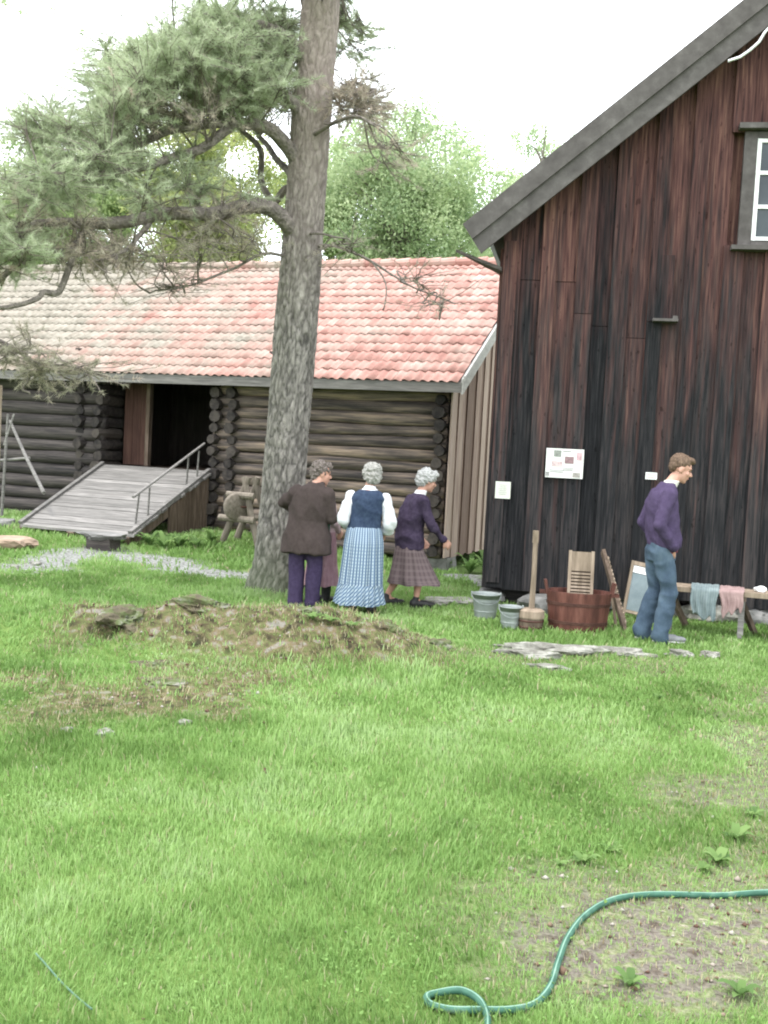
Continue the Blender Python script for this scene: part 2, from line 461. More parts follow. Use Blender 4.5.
def axis(a, b, st, far):
    c = list(np.arange(a, b, st))
    lo, hi, s = a, b, st
    L_, H_ = [], []
    while hi < far:
        s *= 1.18; hi += s; H_.append(hi)
    s = st
    while lo > -far:
        s *= 1.18; lo -= s; L_.append(lo)
    return np.array(L_[::-1] + c + H_)
xs = axis(-5.5, 5.5, .065, 420)
ys = axis(2.0, 19.5, .075, 520)
GX, GY = np.meshgrid(xs, ys, indexing='ij')
GZ = hgt(GX, GY)
V = np.stack([GX.ravel(), GY.ravel(), GZ.ravel()], 1)
nx, ny = len(xs), len(ys)
I = np.arange(nx * ny).reshape(nx, ny)
F = np.stack([I[:-1, :-1].ravel(), I[1:, :-1].ravel(), I[1:, 1:].ravel(), I[:-1, 1:].ravel()], 1)
def ground_extra(N, L, col, tc, at_):
    def attr(n):
        a = N.new('ShaderNodeAttribute'); a.attribute_name = n
        return a.outputs['Fac']
    d = ramp2(N, L, noise_fac(N, L, tc, 14, detail=8), [(0.3, (0.09, 0.07, 0.055)), (0.48, (0.175, 0.155, 0.13)), (0.58, (0.16, 0.19, 0.085)), (0.7, (0.30, 0.27, 0.21))])
    sp = ramp2(N, L, noise_fac(N, L, tc, 70, detail=3), [(0.3, .6), (0.6, 1.1)])
    d = mixc(N, L, 1.0, d, sp, 'MULTIPLY')
    c = mixc(N, L, attr('dirt'), col, d)
    vo = N.new('ShaderNodeTexVoronoi'); vo.inputs['Scale'].default_value = 26
    L.new(tc.outputs['Object'], vo.inputs['Vector'])
    g = ramp2(N, L, vo.outputs['Distance'], [(0.0, (0.38, 0.39, 0.37)), (0.5, (0.25, 0.255, 0.24)), (0.8, (0.12, 0.12, 0.11))])
    c = mixc(N, L, attr('gravel'), c, g)
    mo = ramp2(N, L, noise_fac(N, L, tc, 11, detail=10), [(0.34, (0.035, 0.033, 0.02)), (0.44, (0.085, 0.072, 0.04)), (0.50, (0.10, 0.115, 0.045)), (0.57, (0.15, 0.118, 0.07)), (0.66, (0.21, 0.195, 0.165))])
    return mixc(N, L, attr('bare'), c, mo)
M_ground = pm('grassy_ground', [(0.3, (0.07, 0.12, 0.03)), (0.55, (0.12, 0.19, 0.05)), (0.75, (0.18, 0.25, 0.08))], scale=3, bump=1.0, bscale=40, dist=.03, extra=ground_extra, rough=.95, spec=.1)
g = fast_mesh('ground', V, F, M_ground, k=4, smooth=True)
for nm, arr in (('dirt', dirt(GX, GY)), ('gravel', gravel(GX, GY)), ('bare', bare(GX, GY))):
    a = g.data.attributes.new(nm, 'FLOAT', 'POINT')
    a.data.foreach_set('value', arr.ravel().astype(np.float32))
tag(g, 'grassy yard ground with bare dirt, gravel and a mossy mound', kind='structure')
def gh(x, y): return float(hgt(np.array([x]), np.array([y]))[0])

# ------------------------------------------------------------------ people
def prim_mesh(prims):
    import bmesh
    bm = bmesh.new()
    for p in prims:
        k = p[0]
        if k == 'c':        # tapered capsule
            a, r0, b, r1 = Vector(p[1]), p[2], Vector(p[3]), p[4]
            d = b - a
            L = max(d.length, 1e-4)
            q = Vector((0, 0, 1)).rotation_difference(d / L).to_matrix().to_4x4()
            seg = 16; rings = []
            prof = []
            for i in range(6): t = -math.pi / 2 + i * math.pi / 10; prof.append((r0 * math.cos(t), r0 * math.sin(t)))
            for i in range(1, 6): t = i * math.pi / 10; prof.append((r1 * math.cos(t), L + r1 * math.sin(t)))
            prof[0] = (r0 * .02, -r0); prof[-1] = (r1 * .02, L + r1)
            for r_, z in prof:
                rings.append([bm.verts.new(a + q @ Vector((r_ * math.cos(2 * math.pi * j / seg), r_ * math.sin(2 * math.pi * j / seg), z))) for j in range(seg)])
            for i in range(len(rings) - 1):
                for j in range(seg):
                    bm.faces.new((rings[i][j], rings[i][(j + 1) % seg], rings[i + 1][(j + 1) % seg], rings[i + 1][j]))
            bm.faces.new(rings[0][::-1]); bm.faces.new(rings[-1])
        elif k == 'e':      # ellipsoid: centre, radii, rotation matrix or None
            m = Matrix.Translation(p[1]) @ (p[3].to_4x4() if len(p) > 3 and p[3] is not None else Matrix.Identity(4)) @ Matrix.Diagonal((*p[2], 1))
            bmesh.ops.create_uvsphere(bm, u_segments=20, v_segments=14, radius=1, matrix=m)
        elif k == 'l':      # closed loft of elliptical rings (z, cx, cy, rx, ry)
            seg = 28; rings = []
            for z, cx, cy, rx, ry in p[1]:
                rings.append([bm.verts.new((cx + rx * math.cos(2 * math.pi * j / seg), cy + ry * math.sin(2 * math.pi * j / seg), z)) for j in range(seg)])
            for i in range(len(rings) - 1):
                for j in range(seg):
                    bm.faces.new((rings[i][j], rings[i][(j + 1) % seg], rings[i + 1][(j + 1) % seg], rings[i + 1][j]))
            bm.faces.new(rings[0][::-1]); bm.faces.new(rings[-1])
    bmesh.ops.recalc_face_normals(bm, faces=bm.faces)
    me = bpy.data.meshes.new('tmp')
    bm.to_mesh(me); bm.free()
    return me

TMPS = bpy.data.scenes.new('workbench')
def blob(name, prims, mat, parent, voxel=.009, smooth=4, fold=0.0, fscale=(7, 7, 4), seed=0.0, curl=0.0):
    me = prim_mesh(prims)
    o = bpy.data.objects.new(name, me)
    TMPS.collection.objects.link(o)
    m = o.modifiers.new('r', 'REMESH'); m.mode = 'VOXEL'; m.voxel_size = voxel
    if smooth:
        s = o.modifiers.new('s', 'SMOOTH'); s.factor = .5; s.iterations = smooth
    with bpy.context.temp_override(scene=TMPS, view_layer=TMPS.view_layers[0]):
        dg = bpy.context.evaluated_depsgraph_get()
        dg.update()
    me2 = bpy.data.meshes.new_from_object(o.evaluated_get(dg))
    o.modifiers.clear()
    o.data = me2
    TMPS.collection.objects.unlink(o)
    COL.objects.link(o)
    me2.name = name
    bpy.data.meshes.remove(me)
    if fold or curl:
        fs = Vector(fscale)
        NR = [v.normal.copy() for v in me2.vertices]
        for v, nn_ in zip(me2.vertices, NR):
            c = v.co
            q = Vector((c.x * fs.x, c.y * fs.y, c.z * fs.z + c.x * 3)) + Vector((seed, seed * 2, 0))
            d = 0
            if fold:
                r_ = 1 - abs(mn.noise(q)) * 2.2
                d += fold * (r_ - .4) + fold * .5 * mn.noise(q * 2.3)
            if curl:
                d += curl * mn.noise(c * 38 + Vector((seed, 0, 0))) + curl * .6 * mn.noise(c * 90)
            v.co = c + nn_ * d
    a = me2.attributes.new('var', 'FLOAT', 'POINT')
    a.data.foreach_set('value', np.full(len(me2.vertices), .5, np.float32))
    me2.polygons.foreach_set('use_smooth', [True] * len(me2.polygons))
    me2.materials.clear(); me2.materials.append(mat)
    o.parent = parent
    return o

def skirt(name, rings, mat, parent, pleats=14, amp=.012, seed=0., rows=30):
    """open skirt: rings (z, cx, cy, rx, ry) from waist to hem, with pleats growing to the hem"""
    seg = 168
    z = np.array([r_[0] for r_ in rings]); A = np.array(rings)
    tt = np.linspace(0, 1, len(rings)); t = np.linspace(0, 1, rows)
    B = np.stack([np.interp(t, tt, A[:, i]) for i in range(5)], 1)
    V_, F_, UV = [], [], []
    for i in range(rows):
        for j in range(seg):
            th = 2 * math.pi * j / seg
            g = t[i]
            f = amp * (.15 + g) * (math.sin(th * pleats + seed + 1.2 * math.sin(th * 3 + seed)) + .6 * mn.noise(Vector((math.cos(th) * 2.4, math.sin(th) * 2.4, g * 1.5 + seed))) * 2)
            V_.append((B[i, 1] + (B[i, 3] + f) * math.cos(th), B[i, 2] + (B[i, 4] + f) * math.sin(th), B[i, 0] + (.006 * math.sin(th * 5 + seed) if i == rows - 1 else 0)))
            UV.append((j / seg, g))
    for i in range(rows - 1):
        for j in range(seg):
            F_.append((i * seg + j, (i + 1) * seg + j, (i + 1) * seg + (j + 1) % seg, i * seg + (j + 1) % seg))
    o = fast_mesh(name, np.array(V_), np.array(F_), mat, np.full(len(V_), .5), parent, k=4, smooth=True)
    me = o.data
    uv = me.uv_layers.new(name='UVMap')
    li = np.empty(len(me.loops), np.int32); me.loops.foreach_get('vertex_index', li)
    U = np.array(UV)[li]
    # close the seam
    Uq = U.reshape(-1, 4, 2)
    wrap = (Uq[:, :, 0].max(1) - Uq[:, :, 0].min(1)) > .5
    Uq[wrap, :, 0] = np.where(Uq[wrap, :, 0] < .5, Uq[wrap, :, 0] + 1, Uq[wrap, :, 0])
    uv.data.foreach_set('uv', Uq.reshape(-1).astype(np.float32))
    return o

def checks(name, base, dark, light, nu, nv, w_=.35, slant=0.0):
    m = bpy.data.materials.new(name); m.use_nodes = True
    N, L = m.node_tree.nodes, m.node_tree.links
    bs = N['Principled BSDF']; bs.inputs['Roughness'].default_value = .9; bs.inputs['Specular IOR Level'].default_value = .15
    uv = N.new('ShaderNodeUVMap'); sp = N.new('ShaderNodeSeparateXYZ'); L.new(uv.outputs[0], sp.inputs[0])
    def stripe(out, n, add=None):
        a = N.new('ShaderNodeMath'); a.operation = 'MULTIPLY'; a.inputs[1].default_value = n; L.new(out, a.inputs[0])
        src = a.outputs[0]
        if add is not None:
            q = N.new('ShaderNodeMath'); q.operation = 'MULTIPLY_ADD'; L.new(add, q.inputs[0]); q.inputs[1].default_value = slant; L.new(src, q.inputs[2]); src = q.outputs[0]
        f = N.new('ShaderNodeMath'); f.operation = 'FRACT'; L.new(src, f.inputs[0])
        l = N.new('ShaderNodeMath'); l.operation = 'LESS_THAN'; L.new(f.outputs[0], l.inputs[0]); l.inputs[1].default_value = w_
        return l.outputs[0]
    a = stripe(sp.outputs[0], nu, sp.outputs[1] if slant else None)
    b = stripe(sp.outputs[1], nv, sp.outputs[0] if slant else None)
    c = mixc(N, L, a, base, dark)
    m2 = N.new('ShaderNodeMath'); m2.operation = 'MULTIPLY'; L.new(b, m2.inputs[0]); m2.inputs[1].default_value = .55
    c = mixc(N, L, m2.outputs[0], c, light)
    L.new(c, bs.inputs['Base Color'])
    return m

def skinmat(n, k=1.0): return pm(n, [(.3, (.40 * k, .215 * k, .16 * k)), (.7, (.50 * k, .29 * k, .225 * k))], scale=14, rough=.6, bump=.08, spec=.3)
def cloth(n, a, b, scale=30, bump=.35, fine=True): return pm(n, [(.3, a), (.7, b)], scale=scale, rough=.92, bump=bump, bscale=180 if fine else scale, dist=.003, spec=.12)

def person(name, label, px, py, rz, Y=None, z=None):
    p = on_z(px, py) if Y is None else at(px, py, Y)
    o = tag(empty('person', (p.x, p.y, gh(p.x, p.y) + .004), rz), label, 'person')
    return o

def head(parent, body, hc, yaw, pitch, hair_mat, skin, hair, k=1.0, seed=0.):
    """hc: centre of the skull; adds the skull, face, ears and nose to BODY (list of prims); makes eyes, mouth, hair"""
    Rm = Matrix.Rotation(yaw, 3, 'Z') @ Matrix.Rotation(pitch, 3, 'X')
    hc = Vector(hc)
    T = lambda x, y, z: hc + Rm @ (Vector((x, y, z)) * k)
    def E(c, r_): return ('e', T(*c), tuple(v * k for v in r_), Rm)
    body += [E((0, -.012, .032), (.074, .094, .084)), E((0, .022, -.035), (.060, .068, .078)), E((0, .035, -.07), (.043, .05, .042)), E((0, .066, -.092), (.022, .02, .018)),
             ('c', T(0, .078, .012), .010 * k, T(0, .103, -.022), .0145 * k), E((0, .090, -.028), (.018, .014, .010)), E((0, .076, .028), (.045, .016, .012)),
             E((.036, .058, -.022), (.022, .024, .022)), E((-.036, .058, -.022), (.022, .024, .022)), E((0, .082, -.058), (.022, .012, .012)),
             E((.074, -.006, -.008), (.010, .022, .032)), E((-.074, -.006, -.008), (.010, .022, .032))]
    em = pm('eye', [(.3, (.05, .04, .035)), (.7, (.09, .075, .065))], scale=60, bump=0, rough=.3)
    mm = pm('lips', [(.3, (.30, .12, .10)), (.7, (.36, .16, .13))], scale=40, bump=0, rough=.5)
    bm_ = hair_mat
    for sx in (-1, 1):
        mb = MB(); c = T(.031 * sx, .084, .008)
        mb.lathe([(.0006, -.006), (.006, -.0045), (.0095, 0), (.006, .0045), (.0006, .006)], seg=10)
        e_ = mb.build('eye', em, parent, True); e_.location = c; e_.rotation_euler = (R(0), 0, yaw)
        mb = MB(); mb.tube([T(.018 * sx, .0865, .026), T(.032 * sx, .084, .030), T(.046 * sx, .074, .026)], .0035 * k, seg=6); mb.build('eyebrow', bm_, parent, True)
    mb = MB(); mb.tube([T(-.022, .086, -.058), T(0, .0955, -.056), T(.022, .086, -.058)], .0045 * k, seg=6); mb.build('mouth', mm, parent, True)
    H = []
    for c, r_ in hair: H.append(('e', T(*c), tuple(v * k for v in r_), Rm))
    return H, T

def hand(body, wrist, dirv_, side, curl=.5, palm_n=(0, 0, 1)):
    """palm, four unequal fingers with knuckles and a thumb leaving the side near the wrist"""
    w_ = Vector(wrist); d = Vector(dirv_).normalized()
    n = Vector(palm_n); n = (n - d * n.dot(d)).normalized()
    s = d.cross(n).normalized() * side
    P0 = w_ + d * .02; P1 = w_ + d * .085
    body.append(('c', w_ - d * .02, .025, w_ + d * .015, .024))
    for q in (-.026, -.009, .009, .026):
        body.append(('c', P0 + s * q * .75, .0145, P1 + s * q * 1.05, .0125))
    for q, l in ((-.031, .062), (-.0105, .074), (.0105, .070), (.031, .054)):
        a = P1 + s * q
        b = a + (d * math.cos(curl * .8) + n * math.sin(curl * .8)) * l * .45
        c = b + (d * math.cos(curl * 1.9) + n * math.sin(curl * 1.9)) * l * .32
        e = c + (d * math.cos(curl * 2.7) + n * math.sin(curl * 2.7)) * l * .25
        body += [('c', a, .0098, b, .0088), ('c', b, .0088, c, .008), ('c', c, .008, e, .0072)]
    a = w_ + d * .025 - s * .022
    b = a + (d * .6 - s * .65 + n * .25).normalized() * .04
    c = b + (d * .9 - s * .15 + n * .3).normalized() * .032
    body += [('c', a, .015, b, .0115), ('c', b, .0115, c, .009)]

def shoe(parent, ank, yaw, mat, sole, l=.25, heel=.0, pitch=0.0, w_=.046):
    """ank: point on the ground below the ankle"""
    a = Vector(ank); Rm = Matrix.Rotation(yaw, 3, 'Z') @ Matrix.Rotation(pitch, 3, 'X')
    T = lambda x, y, z: a + Rm @ Vector((x, y, z))
    pr = [('c', T(0, -.05, .045), .040, T(0, l * .35, .040), .042), ('e', T(0, l * .5, .034), (w_, .085, .032), Rm), ('e', T(0, -.045, .05), (.038, .045, .045), Rm), ('c', T(0, -.03, .05), .040, T(0, -.02, .10), .036)]
    s = blob('shoe', pr, mat, parent, .008, 2)
    b = blob('sole', [('e', T(0, l * .42, .010), (w_ + .006, .10, .012), Rm), ('e', T(0, -.04, .010), (.040, .06, .012), Rm), ('c', T(-.0, -.03, .010), .013, T(0, .12, .010), .013)], sole, parent, .007, 1)
    b.parent = s

S_face = skinmat('weathered_skin', 1.1)
S_pale = skinmat('pale_skin', 1.02)
M_shoe = pm('dark_leather', [(.3, (.012, .012, .013)), (.7, (.035, .033, .033))], scale=20, rough=.45, bump=.1)
M_sole = pm('pale_rubber', [(.3, (.35, .35, .33)), (.7, (.5, .5, .48))], scale=20, rough=.7, bump=0)
M_dsole = pm('dark_rubber', [(.3, (.015, .015, .015)), (.7, (.03, .03, .03))], scale=20, rough=.8, bump=0)
RX = lambda a: Matrix.Rotation(a, 3, 'X')

# --- the man in the purple sweater: profile to the right, looking down, hands in his pockets
mp = on_z(653, 642)
man = tag(empty('person', (mp.x, mp.y, gh(mp.x, mp.y) + .004), R(-86)), 'man in purple sweater and blue jeans looking down, hands in pockets', 'person')
B = []
hair_m = pm('brown_hair', [(.3, (.055, .036, .025)), (.55, (.13, .085, .058)), (.8, (.25, .175, .125))], scale=60, stretch=(1, 1, .4), rough=.7, bump=.6)
HH, T = head(man, B, (0, .15, 1.615), R(-10), R(-20), hair_m, S_face,
    [((0, -.022, .048), (.081, .095, .086)), ((0, -.062, .012), (.072, .048, .066)), ((0, .045, .094), (.058, .050, .034)), ((.05, -.022, .034), (.032, .044, .04)), ((-.05, -.022, .034), (.032, .044, .04)), ((0, .074, .098), (.04, .022, .020))], 1.06)
B += [('c', (0, .035, 1.43), .060, (0, .115, 1.55), .055), ('l', [(.90, 0, .02, .15, .10), (1.1, 0, .01, .15, .10), (1.3, 0, .01, .17, .10), (1.42, 0, .02, .10, .07)])]
for sx in (-1, 1):
    sh_, el, wr = Vector((.185 * sx, .0, 1.37)), Vector((.228 * sx, -.085, 1.09)), Vector((.165 * sx, .062, .90))
    B += [('c', sh_, .045, el, .036), ('c', el, .036, wr, .026)]
    hand(B, wr, Vector((-.35 * sx, .12, -.9)), sx, .3, (-sx, 0, 0))
# legs inside the jeans
for sx, hp_, kn, an in ((1, (.09, .01, .90), (.095, .085, .48), (.09, .025, .09)), (-1, (-.09, .0, .90), (-.09, .02, .48), (-.09, -.085, .09))):
    B += [('c', hp_, .075, kn, .05), ('c', kn, .05, an, .035), ('c', an, .034, Vector(an) + Vector((0, .12, -.05)), .03)]
blob('body', B, S_face, man, .0075, 2)
blob('hair', HH, hair_m, man, .007, 1, curl=.005, seed=3)
SW = [('l', [(.875, 0, .04, .170, .125), (.90, 0, .042, .190, .145), (.97, 0, .034, .195, .158), (1.10, 0, .012, .188, .150), (1.28, 0, .0, .19, .140), (1.38, 0, .008, .178, .116), (1.45, 0, .03, .115, .082), (1.485, 0, .045, .076, .068)])]
for sx in (-1, 1):
    sh_, el, wr = Vector((.175 * sx, .0, 1.375)), Vector((.232 * sx, -.09, 1.10)), Vector((.188 * sx, .055, .92))
    SW += [('c', sh_, .070, el, .058), ('c', el, .058, wr, .046), ('c', wr, .048, wr + Vector((-.01 * sx, .015, -.02)), .047)]
M_swt = cloth('purple_wool', (.050, .036, .075), (.075, .056, .108))
blob('sweater', SW, M_swt, man, .009, 6, fold=.009, fscale=(4.5, 4.5, 6), seed=1.3)
blob('shirt_collar', [('l', [(1.44, 0, .05, .074, .070), (1.50, 0, .075, .071, .070), (1.508, 0, .078, .066, .062)])], pm('cream_shirt', [(.3, (.5, .48, .44)), (.7, (.62, .6, .56))], scale=20, rough=.9, bump=.1), man, .007, 1)
blob('shirt_hem', [('l', [(.845, 0, .045, .165, .118), (.87, 0, .045, .172, .125), (.90, 0, .04, .16, .12)])], cloth('burgundy_shirt', (.13, .03, .05), (.20, .06, .08)), man, .009, 2, fold=.006)
JN = [('l', [(.76, 0, .015, .165, .12), (.84, 0, .015, .178, .135), (.93, 0, .02, .17, .125), (.96, 0, .02, .15, .11)])]
for sx, hp_, kn, an in ((1, (.088, .005, .84), (.098, .085, .48), (.095, .025, .09)), (-1, (-.088, .0, .84), (-.092, .02, .48), (-.09, -.085, .10))):
    hp_, kn, an = Vector(hp_), Vector(kn), Vector(an)
    JN += [('c', hp_, .100, kn, .080), ('c', kn, .080, an, .084), ('c', an, .084, an + Vector((0, .014, -.03)), .078)]
def jean_extra(N, L, col, tc, at_):
    n = ramp2(N, L, noise_fac(N, L, tc, 5, (1, 1, .6), 3), [(.35, (.028, .046, .075)), (.55, (.06, .092, .132)), (.72, (.12, .165, .205))])
    return mixc(N, L, .75, col, n)
M_jean = pm('faded_denim', [(.3, (.04, .065, .10)), (.7, (.10, .145, .19))], scale=60, rough=.9, bump=.3, bscale=150, dist=.003, extra=jean_extra)
blob('jeans', JN, M_jean, man, .010, 4, fold=.010, fscale=(5.5, 5.5, 7.5), seed=4.1)
M_snk = pm('grey_canvas', [(.3, (.14, .145, .15)), (.7, (.22, .225, .23))], scale=20, rough=.8, bump=.1)
shoe(man, (.095, .055, .015), R(-4), M_snk, M_sole, .27)
shoe(man, (-.09, -.055, .012), R(3), M_snk, M_sole, .27)

# --- woman in the dark cardigan, striding to the right
wp = on_z(407, 606)
w3 = tag(empty('person', (wp.x, wp.y, gh(wp.x, wp.y) + .004), R(-72)), 'grey haired woman in dark cardigan and checked brown skirt striding right', 'person')
B = []
grey = pm('silver_curls', [(.3, (.26, .26, .255)), (.6, (.44, .44, .43)), (.8, (.62, .62, .61))], scale=60, rough=.8, bump=.8)
HH, T = head(w3, B, (0, .155, 1.345), R(0), R(-14), grey, S_pale,
    [((0, -.026, .045), (.094, .108, .094)), ((0, -.07, .0), (.084, .066, .085)), ((.055, -.01, .035), (.044, .062, .062)), ((-.055, -.01, .035), (.044, .062, .062)), ((0, .048, .092), (.066, .050, .044)), ((.05, .03, .06), (.036, .035, .04)), ((-.05, .03, .06), (.036, .035, .04))], .97, 1)
B += [('c', (0, .065, 1.17), .052, (0, .125, 1.30), .05), ('l', [(.70, 0, -.005, .14, .10), (.9, 0, .0, .14, .1), (1.1, 0, .035, .15, .09), (1.2, 0, .06, .09, .06)])]
arms3 = []
for sx, sh_, el, wr in ((1, (.17, .05, 1.135), (.205, .135, .90), (.17, .315, .735)), (-1, (-.17, .04, 1.135), (-.215, .04, .88), (-.185, .175, .72))):
    sh_, el, wr = Vector(sh_), Vector(el), Vector(wr)
    B += [('c', sh_, .042, el, .034), ('c', el, .034, wr, .025)]
    hand(B, wr, (wr - el).normalized(), sx, .55, (-sx, 0, -.3))
    arms3 += [('c', sh_, .065, el, .054), ('c', el, .054, wr - (wr - el).normalized() * .02, .038)]
legs3 = ((1, (.08, .0, .72), (.085, .12, .40), (.08, .07, .10)), (-1, (-.075, -.02, .72), (-.08, -.02, .38), (-.08, -.20, .12)))
for sx, hp_, kn, an in legs3:
    B += [('c', hp_, .075, kn, .05), ('c', kn, .048, (Vector(kn) * .6 + Vector(an) * .4) + Vector((0, -.012, 0)), .047), ('c', (Vector(kn) * .6 + Vector(an) * .4) + Vector((0, -.012, 0)), .047, an, .03)]
for an, pt in ((legs3[0][3], 0), (legs3[1][3], 0)):
    a = Vector(an); B += [('c', a, .03, a + Vector((0, .03, -.05)), .03), ('c', a + Vector((0, .0, -.05)), .03, a + Vector((0, .13, -.075)), .022)]
blob('body', B, S_pale, w3, .0075, 2)
blob('hair', HH, grey, w3, .007, 1, curl=.018, seed=7)
CD = [('l', [(.60, 0, -.01, .14, .125), (.625, 0, -.01, .175, .152), (.75, 0, -.015, .178, .155), (.9, 0, -.01, .172, .148), (1.02, 0, .012, .178, .142), (1.12, 0, .035, .18, .118), (1.185, 0, .055, .12, .085), (1.21, 0, .065, .07, .06)])] + arms3
M_card = cloth('dark_knit', (.028, .020, .040), (.058, .044, .072))
blob('cardigan', CD, M_card, w3, .009, 4, fold=.016, fscale=(5, 5, 6), seed=2.2)
blob('shirt_collar', [('l', [(1.18, 0, .065, .078, .072), (1.235, 0, .09, .066, .062), (1.25, 0, .095, .06, .055)])], pm('white_collar', [(.3, (.6, .6, .6)), (.7, (.7, .7, .7))], scale=20, rough=.9, bump=.1), w3, .007, 1)
M_plaid = checks('brown_check', (.13, .098, .10), (.095, .07, .074), (.16, .125, .128), 26, 9, .4)
skirt('skirt', [(.70, 0, -.01, .155, .13), (.60, 0, -.01, .18, .155), (.45, 0, .025, .19, .21), (.30, 0, .055, .21, .265), (.245, 0, .07, .22, .285)], M_plaid, w3, 9, .016, 1.0)
shoe(w3, (.08, .09, 0), R(-3), M_shoe, M_dsole, .23)
shoe(w3, (-.08, -.19, .0), R(4), M_shoe, M_dsole, .23, pitch=R(-0))

# --- woman in white blouse, navy waistcoat and long blue checked skirt, back to the viewer
wp = on_z(360, 612)
w2 = tag(empty('person', (wp.x, wp.y, gh(wp.x, wp.y) + .004), R(2)), 'woman seen from behind in navy waistcoat, white blouse and long checked skirt', 'person')
B = []
grey2 = pm('grey_waves', [(.3, (.20, .195, .18)), (.6, (.36, .35, .33)), (.8, (.55, .54, .51))], scale=50, rough=.8, bump=.8)
HH, T = head(w2, B, (.05, .05, 1.40), R(8), R(-8), grey2, S_pale,
    [((0, -.026, .040), (.095, .106, .092)), ((0, -.066, -.02), (.088, .064, .09)), ((.055, -.01, .02), (.046, .065, .075)), ((-.055, -.01, .02), (.046, .065, .075)), ((0, .048, .092), (.066, .046, .040)), ((.03, -.05, .07), (.06, .055, .05))], .97, 2)
B += [('c', (.03, .0, 1.24), .052, (.045, .035, 1.34), .05), ('l', [(.80, 0, 0, .13, .09), (1.0, 0.01, 0, .13, .09), (1.15, .02, 0, .15, .085), (1.25, .03, 0, .09, .06)])]
slv = []
for sx, sh_, el, wr in ((1, (.195, .0, 1.175), (.255, -.02, .93), (.215, .19, .80)), (-1, (-.15, .0, 1.175), (-.215, -.035, .95), (-.13, .20, .87))):
    sh_, el, wr = Vector(sh_), Vector(el), Vector(wr)
    B += [('c', sh_, .04, el, .034), ('c', el, .034, wr, .025)]
    hand(B, wr, (wr - el).normalized(), sx, .55, (-sx, 0, -.2))
    slv += [('c', sh_, .058, (sh_ + el) / 2, .066), ('c', (sh_ + el) / 2, .066, el, .068), ('c', el, .068, (el + wr) / 2 + Vector((0, 0, -.015)), .066), ('c', (el + wr) / 2 + Vector((0, 0, -.015)), .064, wr - (wr - el).normalized() * .03, .036)]
for sx, hp_, kn, an in ((1, (.09, 0, .72), (.09, .03, .40), (.105, .0, .08)), (-1, (-.09, 0, .72), (-.09, .03, .40), (-.085, .03, .08))):
    B += [('c', hp_, .075, kn, .05), ('c', kn, .047, an, .032), ('c', an, .032, Vector(an) + Vector((0, .10, -.055)), .025)]
blob('body', B, S_pale, w2, .0075, 2)
blob('hair', HH, grey2, w2, .007, 1, curl=.018, seed=11)
M_blouse = pm('white_cotton', [(.3, (.58, .59, .62)), (.7, (.70, .71, .74))], scale=12, rough=.9, bump=.2)
blob('blouse', [('l', [(.90, 0, 0, .12, .09), (1.05, .012, 0, .14, .1), (1.17, .022, 0, .175, .095), (1.225, .028, 0, .12, .075), (1.265, .034, .005, .066, .058), (1.29, .036, .01, .062, .055)])] + slv, M_blouse, w2, .009, 4, fold=.012, fscale=(7, 7, 8), seed=5)
M_navy = cloth('navy_wool', (.022, .034, .066), (.045, .066, .11))
blob('waistcoat', [('l', [(.845, 0, 0, .15, .115), (.86, 0, 0, .168, .128), (.95, .004, 0, .165, .125), (1.08, .012, 0, .172, .128), (1.16, .018, -.004, .178, .120), (1.21, .024, -.006, .155, .10), (1.245, .03, -.006, .10, .075)])], M_navy, w2, .009, 3, fold=.010, fscale=(5, 5, 7), seed=9)
M_chk = checks('blue_white_check', (.34, .41, .46), (.07, .115, .19), (.11, .165, .25), 44, 26, .48)
M_chk2 = checks('blue_white_check_bias', (.34, .41, .46), (.07, .115, .19), (.11, .165, .25), 44, 5, .48, slant=5.0)
skirt('skirt', [(.875, 0, 0, .165, .13), (.84, 0, 0, .178, .145), (.72, 0, -.005, .195, .18), (.5, -.005, -.005, .208, .205), (.30, -.01, 0, .222, .225)], M_chk, w2, 13, .011, 2.0)
skirt('skirt_flounce', [(.305, -.01, 0, .225, .228), (.2, -.01, 0, .24, .245), (.10, -.012, 0, .254, .26)], M_chk2, w2, 22, .014, 4.0, rows=14)
shoe(w2, (.105, .0, 0), R(-10), M_shoe, M_dsole, .22)
shoe(w2, (-.085, .03, 0), R(14), M_shoe, M_dsole, .22)

# --- woman in the brown jacket, back to the viewer, head turned to the right
wp = on_z(303, 608.5)
w1 = tag(empty('person', (wp.x, wp.y, gh(wp.x, wp.y) + .004), R(-16)), 'woman in loose dark brown jacket and purple trousers, head turned right', 'person')
B = []
hm1 = pm('greying_brown_curls', [(.3, (.085, .07, .06)), (.6, (.19, .16, .145)), (.8, (.32, .285, .265))], scale=60, rough=.8, bump=.8)
HH, T = head(w1, B, (.105, .075, 1.375), R(-58), R(-10), hm1, S_face,
    [((0, -.026, .045), (.088, .102, .088)), ((0, -.072, -.005), (.078, .055, .08)), ((.055, -.012, .035), (.036, .056, .06)), ((-.055, -.012, .035), (.036, .056, .06)), ((0, .052, .088), (.060, .044, .040))], .97, 3)
B += [('c', (.06, .01, 1.24), .052, (.10, .055, 1.34), .05), ('l', [(.80, 0, 0, .14, .1), (1.0, 0.01, 0, .14, .1), (1.15, .03, 0, .15, .09), (1.24, .05, 0, .09, .06)])]
slv = []
for sx, sh_, el, wr in ((1, (.205, .0, 1.16), (.245, .03, .93), (.20, .22, .92)), (-1, (-.12, .0, 1.17), (-.285, .03, 1.05), (-.16, .20, .95))):
    sh_, el, wr = Vector(sh_), Vector(el), Vector(wr)
    B += [('c', sh_, .042, el, .036), ('c', el, .036, wr, .027)]
    hand(B, wr, (wr - el).normalized(), sx, .6, (-sx, 0, 0))
    slv += [('c', sh_, .078, el, .062), ('c', el, .062, wr - (wr - el).normalized() * .02, .05)]
